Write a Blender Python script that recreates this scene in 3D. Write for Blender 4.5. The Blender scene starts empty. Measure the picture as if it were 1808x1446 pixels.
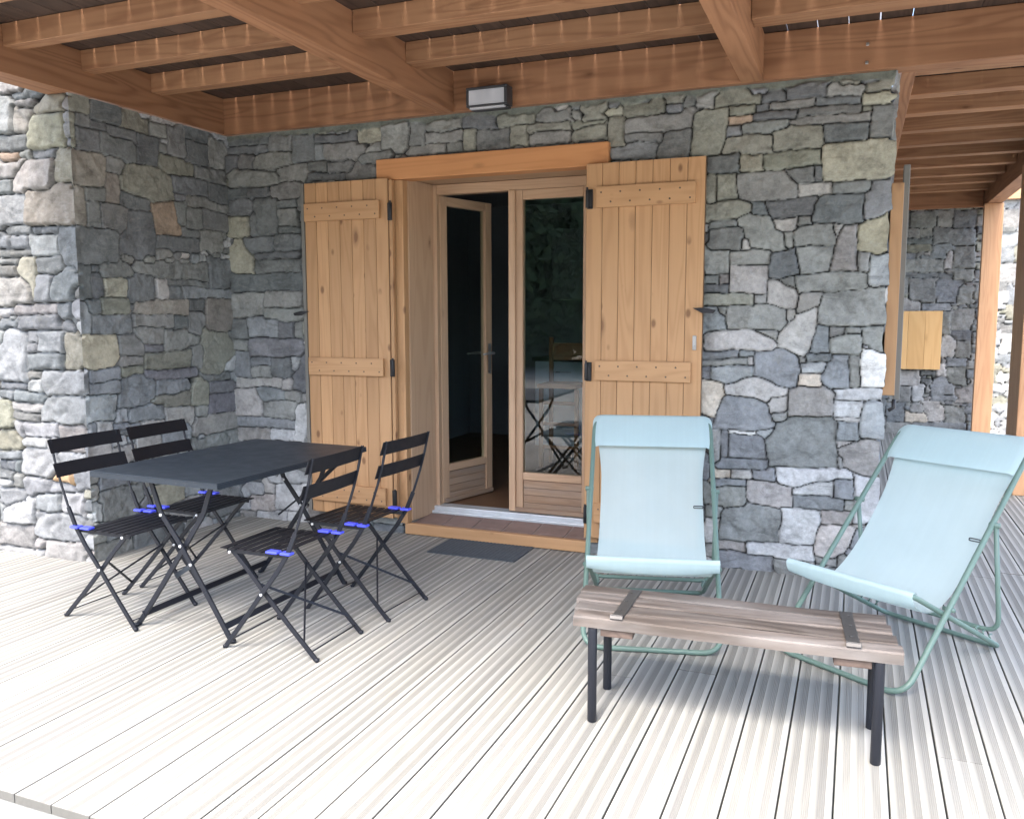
import bpy, bmesh, math, random
import numpy as np
from mathutils import Vector, Matrix
random.seed(7)
RNG = np.random.default_rng(11)
R = math.radians
SC = bpy.context.scene
COL = SC.collection

# ---------------------------------------------------------------- camera, sky, sun, exposure
cam_d = bpy.data.cameras.new('camera'); cam = bpy.data.objects.new('camera', cam_d); COL.objects.link(cam)
cam_d.sensor_width = 36; cam_d.lens = 1500 / 1808 * 36; cam_d.clip_end = 500; cam_d.clip_start = 0.05
ax = Vector((0.926728, 0.375729, -0.001927)); ay = Vector((-0.040000, 0.103755, 0.993798)); az = Vector((0.373598, -0.920903, 0.111182))     # camera right, up, back in world space
cam.matrix_world = Matrix.Translation((0, 0, 1.45)) @ Matrix((ax, ay, az)).transposed().to_4x4()
SC.camera = cam
W = bpy.data.worlds.new('World'); SC.world = W; W.use_nodes = True
nt = W.node_tree; nt.nodes.clear()
sky = nt.nodes.new('ShaderNodeTexSky'); sky.sky_type = 'NISHITA'; sky.sun_disc = False
SUN_EL, SUN_AZ = 60, 187     # azimuth measured clockwise from +Y: behind the camera, a little to the left
sky.sun_elevation = R(SUN_EL); sky.sun_rotation = R(SUN_AZ); sky.air_density = 1.0; sky.dust_density = 4.0; sky.ozone_density = 1.0
bg = nt.nodes.new('ShaderNodeBackground'); bg.inputs[1].default_value = 0.15
wo = nt.nodes.new('ShaderNodeOutputWorld')
nt.links.new(sky.outputs[0], bg.inputs[0]); nt.links.new(bg.outputs[0], wo.inputs[0])
sd = bpy.data.lights.new('sun', 'SUN'); sd.energy = .5; sd.angle = R(20); sd.color = (1, .96, .89)
sun = bpy.data.objects.new('sun', sd); COL.objects.link(sun)
d = Vector((math.sin(R(SUN_AZ)) * math.cos(R(SUN_EL)), math.cos(R(SUN_AZ)) * math.cos(R(SUN_EL)), math.sin(R(SUN_EL))))
sun.rotation_euler = d.to_track_quat('Z', 'Y').to_euler()
SC.view_settings.view_transform = 'Standard'; SC.view_settings.look = 'None'
SC.view_settings.exposure = 2.7; SC.view_settings.gamma = 1
SC.render.engine = 'CYCLES'

# ---------------------------------------------------------------- materials
def newmat(name, rough=.6, metal=0, spec=None):
    m = bpy.data.materials.new(name); m.use_nodes = True
    b = m.node_tree.nodes['Principled BSDF']
    b.inputs['Roughness'].default_value = rough; b.inputs['Metallic'].default_value = metal
    if spec is not None: b.inputs['Specular IOR Level'].default_value = spec
    return m, m.node_tree, b
def N(nt, t, **k):
    n = nt.nodes.new(t)
    for a, v in k.items():
        if a == 'ins':
            for i, x in v.items(): n.inputs[i].default_value = x
        else: setattr(n, a, v)
    return n
def math_(nt, op, a, b=None, c=None, clamp=False):
    n = nt.nodes.new('ShaderNodeMath'); n.operation = op; n.use_clamp = clamp
    for i, x in enumerate((a, b, c)):
        if x is None: continue
        if isinstance(x, (int, float)): n.inputs[i].default_value = x
        else: nt.links.new(x, n.inputs[i])
    return n.outputs[0]
def vscale(nt, vec, s):
    n = nt.nodes.new('ShaderNodeVectorMath'); n.operation = 'MULTIPLY'
    nt.links.new(vec, n.inputs[0]); n.inputs[1].default_value = s; return n.outputs[0]
def noise(nt, vec, scale, detail=4, rough=.55, dist=0):
    n = nt.nodes.new('ShaderNodeTexNoise'); nt.links.new(vec, n.inputs['Vector'])
    n.inputs['Scale'].default_value = scale; n.inputs['Detail'].default_value = detail
    n.inputs['Roughness'].default_value = rough; n.inputs['Distortion'].default_value = dist
    return n.outputs['Fac']
def ramp(nt, fac, stops):
    n = nt.nodes.new('ShaderNodeValToRGB'); nt.links.new(fac, n.inputs[0])
    e = n.color_ramp.elements
    while len(e) < len(stops): e.new(.5)
    for i, (p, c) in enumerate(stops): e[i].position = p; e[i].color = (*c, 1) if len(c) == 3 else c
    return n.outputs[0]
def mix(nt, fac, a, b, mode='MIX'):
    n = nt.nodes.new('ShaderNodeMixRGB'); n.blend_type = mode
    for i, x in enumerate((fac, a, b)):
        if isinstance(x, (int, float)): n.inputs[i].default_value = x
        elif isinstance(x, tuple): n.inputs[i].default_value = (*x, 1)
        else: nt.links.new(x, n.inputs[i])
    return n.outputs[0]
def attr(nt, name):
    return N(nt, 'ShaderNodeAttribute', attribute_name=name)
def bump(nt, h, strength, dist, bs):
    n = nt.nodes.new('ShaderNodeBump'); n.inputs['Strength'].default_value = strength; n.inputs['Distance'].default_value = dist
    nt.links.new(h, n.inputs['Height']); nt.links.new(n.outputs[0], bs.inputs['Normal'])

def wood(name, c1, c2, rough=.6, knots=.035, knotcol=(.12, .055, .025), grain=1, bmp=.25, grey=None):
    m, t, b = newmat(name, rough, spec=.3)
    gc = attr(t, 'gc').outputs['Vector']; tint = attr(t, 'tint').outputs['Fac']
    fine = noise(t, vscale(t, gc, (2.2, 70 * grain, 70 * grain)), 1, 5, .6)
    slow = noise(t, vscale(t, gc, (.55, 7 * grain, 7 * grain)), 1, 2, .5, .35)
    rings = math_(t, 'MULTIPLY_ADD', math_(t, 'SINE', math_(t, 'MULTIPLY', slow, 62)), .5, .5)
    rings = math_(t, 'POWER', rings, 2.2)
    blot = noise(t, vscale(t, gc, (1.3, 3, 3)), 1, 3)
    f = math_(t, 'ADD', math_(t, 'MULTIPLY', rings, .42), math_(t, 'MULTIPLY', fine, .5), clamp=True)
    f = math_(t, 'ADD', f, math_(t, 'MULTIPLY', math_(t, 'SUBTRACT', blot, .5), .7), clamp=True)
    col = mix(t, f, c1, c2)
    if knots:
        v = N(t, 'ShaderNodeTexVoronoi', feature='F1'); t.links.new(vscale(t, gc, (1.8, 4.6, 4.6)), v.inputs['Vector']); v.inputs['Scale'].default_value = 1
        v.inputs['Randomness'].default_value = 1
        wob = math_(t, 'MULTIPLY_ADD', noise(t, vscale(t, gc, (14, 30, 30)), 1, 2), .05, v.outputs['Distance'])
        k = ramp(t, wob, [(knots + .02, (1, 1, 1)), (knots + .055, (.45, .45, .45)), (knots + .12, (0, 0, 0))])
        col = mix(t, math_(t, 'MULTIPLY', k, .8), col, knotcol)
        if knots > .03:
            v2 = N(t, 'ShaderNodeTexVoronoi', feature='F1'); t.links.new(vscale(t, gc, (5.5, 10, 10)), v2.inputs['Vector']); v2.inputs['Scale'].default_value = 1
            k2 = ramp(t, v2.outputs['Distance'], [(.09, (1, 1, 1)), (.18, (0, 0, 0))]); sel = ramp(t, noise(t, vscale(t, gc, (2, 3, 3)), 1, 1), [(.47, (0, 0, 0)), (.52, (1, 1, 1))])
            col = mix(t, math_(t, 'MULTIPLY', math_(t, 'MULTIPLY', k2, sel), .8), col, knotcol)
    if grey:
        g = noise(t, vscale(t, gc, (1.1, 5, 5)), 1.4, 4)
        col = mix(t, ramp(t, g, [(.42, (0, 0, 0)), (.68, (.75, .75, .75))]), col, grey)
    tv = N(t, 'ShaderNodeCombineColor'); 
    for i in range(3): t.links.new(tint, tv.inputs[i])
    col = mix(t, 1, col, tv.outputs[0], 'MULTIPLY')
    t.links.new(col, b.inputs['Base Color'])
    bump(t, math_(t, 'ADD', fine, math_(t, 'MULTIPLY', rings, .4)), bmp, .002, b)
    return m
def metal(name, c, rough=.45, spec=.5, metallic=0, wear=None):
    m, t, b = newmat(name, rough, metallic, spec)
    oc = N(t, 'ShaderNodeTexCoord').outputs['Object']
    n = noise(t, oc, 9, 5, .6)
    lo = tuple(x * .82 for x in c); hi = tuple(min(1, x * 1.18 + .003) for x in c)
    col = mix(t, n, lo, hi)
    if wear:
        w = noise(t, oc, 60, 3)
        col = mix(t, ramp(t, w, [(.66, (0, 0, 0)), (.72, (1, 1, 1))]), col, wear)
    t.links.new(col, b.inputs['Base Color'])
    r = math_(t, 'MULTIPLY_ADD', noise(t, oc, 14, 4), .22, rough - .11)
    t.links.new(r, b.inputs['Roughness'])
    bump(t, noise(t, oc, 220, 2), .08, .0008, b)
    return m
def plain(name, c, rough=.7, var=.12, scale=6, spec=.4):
    m, t, b = newmat(name, rough, 0, spec)
    oc = N(t, 'ShaderNodeTexCoord').outputs['Object']
    col = mix(t, noise(t, oc, scale, 5), tuple(x * (1 - var) for x in c), tuple(min(1, x * (1 + var)) for x in c))
    t.links.new(col, b.inputs['Base Color'])
    bump(t, noise(t, oc, scale * 12, 3), .15, .002, b)
    return m
def stone_mat(name):
    m, t, b = newmat(name, .88, 0, .25)
    c = attr(t, 'col').outputs['Color']
    g = N(t, 'ShaderNodeNewGeometry').outputs['Position']
    n1 = noise(t, g, 7, 6, .62, .6); n2 = noise(t, g, 38, 5, .65); n3 = noise(t, g, 150, 3, .6)
    veins = noise(t, vscale(t, g, (5, 5, 16)), 2.2, 6, .7, 1.4)
    v = math_(t, 'ADD', math_(t, 'MULTIPLY', n1, .75), math_(t, 'MULTIPLY', n2, .5))
    v = math_(t, 'ADD', v, math_(t, 'MULTIPLY', n3, .22))
    v = math_(t, 'MULTIPLY_ADD', v, 1.65, -.20)
    v = math_(t, 'MAXIMUM', v, .5)
    cc = N(t, 'ShaderNodeCombineColor')
    for i in range(3): t.links.new(v, cc.inputs[i])
    col = mix(t, 1, c, cc.outputs[0], 'MULTIPLY')
    pale = ramp(t, veins, [(.54, (0, 0, 0)), (.68, (.5, .5, .5))])
    col = mix(t, pale, col, mix(t, .45, c, (.42, .43, .41)))
    dk_ = ramp(t, noise(t, vscale(t, g, (3, 3, 7)), 1.6, 7, .72, .8), [(.34, (.68, .68, .68)), (.48, (1, 1, 1))])
    col = mix(t, 1, col, dk_, 'MULTIPLY')
    lich = ramp(t, noise(t, g, 11, 4, .7), [(.62, (0, 0, 0)), (.72, (.35, .35, .35))])
    col = mix(t, lich, col, mix(t, .5, c, (.2, .19, .12)))
    t.links.new(col, b.inputs['Base Color'])
    h = math_(t, 'ADD', math_(t, 'MULTIPLY', n2, 1), math_(t, 'MULTIPLY', n3, .45))
    h = math_(t, 'ADD', h, math_(t, 'MULTIPLY', n1, 1.2))
    bump(t, h, .6, .006, b)
    return m

M = {}
M['beam'] = wood('beam_wood', (.37, .19, .10), (.195, .088, .043), .62, .022, grain=.8, bmp=.35)
M['joist'] = wood('joist_wood', (.39, .215, .115), (.225, .105, .054), .62, .018, grain=.9, bmp=.3)
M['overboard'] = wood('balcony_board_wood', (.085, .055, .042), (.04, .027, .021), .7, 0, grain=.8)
M['shutter'] = wood('shutter_wood', (.55, .325, .165), (.43, .24, .115), .5, .05, (.17, .08, .04), grain=.9, bmp=.15)
M['lintel'] = wood('lintel_wood', (.62, .30, .13), (.50, .225, .09), .5, .010, grain=.9, bmp=.15)
M['joinery'] = wood('joinery_wood', (.56, .38, .245), (.45, .29, .18), .5, .008, grain=1.1, bmp=.12)
M['panelwood'] = wood('worn_panel_wood', (.42, .28, .18), (.27, .165, .10), .6, .012, grain=1.1, bmp=.2, grey=(.33, .27, .22))
M['post'] = wood('post_wood', (.60, .36, .2), (.46, .24, .125), .55, .012, grain=.8)
M['bright'] = wood('orange_wood_lit_tone', (.80, .50, .22), (.70, .40, .16), .5, .015, (.4, .2, .08), grain=.8)  # shutter wood with the strong light at the passage end put into its colour
M['deck'] = wood('deck_wood', (.415, .41, .37), (.345, .34, .305), .62, .006, (.3, .25, .2), grain=1, bmp=.18, grey=(.375, .375, .352))
M['bench'] = wood('bench_wood', (.165, .138, .118), (.045, .036, .030), .5, .012, (.05, .025, .02), grain=.7, bmp=.7, grey=(.25, .235, .22))
M['benchdark'] = wood('batten_wood', (.15, .11, .09), (.07, .05, .04), .7, 0, grain=.7)
M['nail'] = metal('nail_steel', (.12, .085, .06), .5)
M['hinge'] = metal('hinge_metal', (.035, .035, .037), .42, .5, .6)
M['zinc'] = metal('zinc_metal', (.5, .5, .5), .3, .5, .8)
M['greyedge'] = plain('weathered_grey_edge', (.19, .185, .165), .7)
M['black'] = metal('anthracite_steel', (.010, .012, .018), .45, .35)
M['blackslat'] = metal('black_slat_steel', (.008, .008, .011), .55, .3)
M['tabletop'] = metal('slate_table_steel', (.018, .026, .036), .40, .4, wear=(.05, .058, .066))
M['bolt'] = metal('bolt_steel', (.75, .75, .75), .3, .5, .5)
M['blue'] = plain('blue_plastic', (.07, .09, .75), .4, .05)
M['green'] = metal('sage_green_steel', (.125, .20, .168), .42, .5)
M['mat'] = plain('rubber_mat', (.075, .088, .10), .9, .3, 60)
M['alu'] = metal('aluminium_sill', (.62, .66, .68), .38, .5, .35)
M['lampbody'] = metal('lamp_housing', (.04, .042, .047), .45)
M['frost'] = plain('frosted_glass', (.50, .52, .56), .35, .03)
M['tile'] = plain('terracotta_tile', (.25, .175, .15), .6, .3, 14)
M['grout'] = plain('grout', (.42, .40, .38), .9)
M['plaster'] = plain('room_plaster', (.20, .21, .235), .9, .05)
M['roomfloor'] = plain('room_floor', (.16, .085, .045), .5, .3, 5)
M['cabinet'] = plain('cabinet_paint', (.70, .78, .86), .4, .04)
M['worktop'] = plain('worktop', (.05, .05, .05), .4)
M['stoolwood'] = wood('stool_wood', (.30, .15, .07), (.18, .08, .035), .5, 0)
M['bounce_ground'] = plain('pale_bounce_ground', (.34, .33, .29), .9, .3, 1.5)  # ground colour made up pale, to bounce light up under the balcony
M['leaf'] = plain('foliage', (.07, .12, .05), .8, .5, .8)
M['trunk'] = plain('bark', (.10, .075, .055), .9, .3, 5)
M['stone'] = stone_mat('rubble_stone')
M['plate'] = metal('brushed_plate', (.07, .068, .066), .4, .5, .5)
def glass_mat():
    m = bpy.data.materials.new('window_glass'); m.use_nodes = True; t = m.node_tree; t.nodes.clear()
    o = N(t, 'ShaderNodeOutputMaterial'); mx = N(t, 'ShaderNodeMixShader'); tr = N(t, 'ShaderNodeBsdfTransparent'); gl = N(t, 'ShaderNodeBsdfGlossy')
    tr.inputs[0].default_value = (.84, .9, .88, 1); gl.inputs['Roughness'].default_value = .008
    fr = N(t, 'ShaderNodeFresnel'); fr.inputs[0].default_value = 2.0
    geo = N(t, 'ShaderNodeNewGeometry'); fk = math_(t, 'MULTIPLY', fr.outputs[0], math_(t, 'SUBTRACT', 1, geo.outputs['Backfacing']))
    t.links.new(fk, mx.inputs[0]); t.links.new(tr.outputs[0], mx.inputs[1]); t.links.new(gl.outputs[0], mx.inputs[2]); t.links.new(mx.outputs[0], o.inputs[0])
    return m
M['glass'] = glass_mat()
def fabric_mat(name, c, see):
    m, t, b = newmat(name, .8, 0, .2)
    oc = N(t, 'ShaderNodeTexCoord').outputs['Object']
    wv = noise(t, vscale(t, oc, (1, .4, .4)), 420, 2); rib = noise(t, vscale(t, oc, (46, 1.2, 1.2)), 1, 2)
    col = mix(t, math_(t, 'ADD', math_(t, 'MULTIPLY', noise(t, oc, 5, 4), .6), math_(t, 'MULTIPLY', rib, .4)), tuple(x * .88 for x in c), tuple(min(1, x * 1.07) for x in c))
    t.links.new(col, b.inputs['Base Color']); bump(t, math_(t, 'ADD', wv, math_(t, 'MULTIPLY', noise(t, oc, 9, 3), 3)), .3, .003, b)
    tl = N(t, 'ShaderNodeBsdfTranslucent'); t.links.new(col, tl.inputs[0])
    tr = N(t, 'ShaderNodeBsdfTransparent')
    m1 = N(t, 'ShaderNodeMixShader'); m1.inputs[0].default_value = .25
    m2 = N(t, 'ShaderNodeMixShader'); m2.inputs[0].default_value = see
    o = t.nodes['Material Output']
    t.links.new(b.outputs[0], m1.inputs[1]); t.links.new(tl.outputs[0], m1.inputs[2])
    t.links.new(m1.outputs[0], m2.inputs[1]); t.links.new(tr.outputs[0], m2.inputs[2]); t.links.new(m2.outputs[0], o.inputs[0])
    return m
M['sling'] = fabric_mat('aqua_mesh_fabric', (.56, .70, .70), .20)
M['sling2'] = fabric_mat('aqua_double_fabric', (.52, .67, .68), .06)

# ---------------------------------------------------------------- mesh helpers
class MB:
    def __init__(s): s.v = []; s.f = []; s.gc = []; s.ti = []; s.mi = []; s.sm = []
    def add(s, verts, faces, gc=None, tint=1, mi=0, smooth=False):
        o = len(s.v); s.v += [tuple(v) for v in verts]; s.gc += (gc or [tuple(v) for v in verts]); s.ti += [tint] * len(verts)
        s.f += [tuple(i + o for i in f) for f in faces]; s.mi += [mi] * len(faces); s.sm += [smooth] * len(faces)
    def box(s, a, b, axis=0, tint=None, mi=0, rot=None, piv=None):
        """axis aligned box a..b; grain along axis; rot = Matrix about piv"""
        a = [min(x, y) for x, y in zip(a, b)] if True else a
        bb = b; 
        x0, y0, z0 = a; x1, y1, z1 = [max(p, q) for p, q in zip(a, bb)]
        vs = [(x, y, z) for z in (z0, z1) for y in (y0, y1) for x in (x0, x1)]
        fs = [(0, 2, 3, 1), (4, 5, 7, 6), (0, 1, 5, 4), (2, 6, 7, 3), (0, 4, 6, 2), (1, 3, 7, 5)]
        r = [random.uniform(0, 40) for _ in range(3)]
        o = [axis] + [k for k in range(3) if k != axis]
        gc = [tuple(v[o[k]] + r[k] for k in range(3)) for v in vs]
        if rot is not None:
            p = Vector(piv); vs = [tuple(p + rot @ (Vector(v) - p)) for v in vs]
        s.add(vs, fs, gc, random.uniform(.9, 1.08) if tint is None else tint, mi)
    def bar(s, p0, p1, w, t, up=(0, 0, 1), tint=None, mi=0):
        """flat bar from p0 to p1: w across (perpendicular to up), t along up"""
        p0, p1 = Vector(p0), Vector(p1); d = p1 - p0; L = d.length; d.normalize(); up = Vector(up)
        sd = d.cross(up)
        if sd.length < 1e-4: sd = d.cross(Vector((1, 0, 0)))
        sd.normalize(); u = sd.cross(d).normalized()
        vs = [p0 + d * (L * i) + sd * (w / 2 * j) + u * (t / 2 * k) for k in (-1, 1) for j in (-1, 1) for i in (0, 1)]
        fs = [(0, 2, 3, 1), (4, 5, 7, 6), (0, 1, 5, 4), (2, 6, 7, 3), (0, 4, 6, 2), (1, 3, 7, 5)]
        r = [random.uniform(0, 40) for _ in range(3)]
        gc = [(L * i + r[0], w / 2 * j + r[1], t / 2 * k + r[2]) for k in (-1, 1) for j in (-1, 1) for i in (0, 1)]
        s.add(vs, fs, gc, random.uniform(.92, 1.06) if tint is None else tint, mi)
    def tube(s, pts, r, n=10, closed=False, mi=0, cap=True):
        P = [Vector(p) for p in pts]; m = len(P); T = []
        for i in range(m):
            a = P[(i - 1) % m] if (closed or i > 0) else P[i]; b = P[(i + 1) % m] if (closed or i < m - 1) else P[i]
            T.append((b - a).normalized())
        nrm = T[0].orthogonal().normalized(); vs = []
        for i in range(m):
            nrm = (nrm - T[i] * nrm.dot(T[i])).normalized(); bi = T[i].cross(nrm)
            rr = r[i] if isinstance(r, (list, tuple)) else r
            vs += [P[i] + (nrm * math.cos(2 * math.pi * k / n) + bi * math.sin(2 * math.pi * k / n)) * rr for k in range(n)]
        fs = []
        for i in range(m if closed else m - 1):
            j = (i + 1) % m
            fs += [(i * n + k, i * n + (k + 1) % n, j * n + (k + 1) % n, j * n + k) for k in range(n)]
        if not closed and cap: fs += [tuple(range(n))[::-1], tuple((m - 1) * n + k for k in range(n))]
        s.add(vs, fs, None, 1, mi, True)
    def cyl(s, p, axis, r, h, n=14, mi=0):
        ax = Vector(axis).normalized(); s.tube([Vector(p) - ax * h / 2, Vector(p) + ax * h / 2], r, n, mi=mi)
    def build(s, name, mats, parent=None, bevel=0, seg=2, solid=0):
        me = bpy.data.meshes.new(name); me.from_pydata(s.v, [], s.f)
        for m in (mats if isinstance(mats, (list, tuple)) else [mats]): me.materials.append(m)
        me.polygons.foreach_set('material_index', s.mi); me.polygons.foreach_set('use_smooth', s.sm)
        a = me.attributes.new('gc', 'FLOAT_VECTOR', 'POINT'); a.data.foreach_set('vector', [c for g in s.gc for c in g])
        a = me.attributes.new('tint', 'FLOAT', 'POINT'); a.data.foreach_set('value', s.ti)
        me.update(); o = bpy.data.objects.new(name, me); COL.objects.link(o)
        if parent: o.parent = parent
        if bevel:
            b = o.modifiers.new('bevel', 'BEVEL'); b.width = bevel; b.segments = seg; b.limit_method = 'ANGLE'; b.angle_limit = R(40)
        return o
def tag(o, label=None, cat=None, group=None, kind=None):
    if label: o['label'] = label
    if cat: o['category'] = cat
    if group: o['group'] = group
    if kind: o['kind'] = kind
    return o
def empty(name, loc, rz=0, label=None, cat=None, group=None):
    o = bpy.data.objects.new(name, None); COL.objects.link(o); o.empty_display_size = .1
    o.location = loc; o.rotation_euler = (0, 0, rz); return tag(o, label, cat, group)
def copy_tree(o, parent=None):
    c = o.copy(); COL.objects.link(c)
    if parent: c.parent = parent
    for ch in [x for x in bpy.data.objects if x.parent == o]: copy_tree(ch, c)
    return c
def fillet(pts, rad, closed=True, n=6):
    P = [Vector(p) for p in pts]; m = len(P); out = []
    for i in range(m):
        if not closed and i in (0, m - 1): out.append(P[i]); continue
        a, p, b = P[i - 1], P[i], P[(i + 1) % m]
        r = rad[i] if isinstance(rad, (list, tuple)) else rad
        if r == 0: out.append(p); continue
        u = (a - p).normalized(); w = (b - p).normalized()
        for k in range(n + 1):
            t = k / n; q0 = p + u * r * (1 - t); q1 = p + w * r * t
            out.append(q0 * (1 - t) + q1 * t)
    return out

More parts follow.
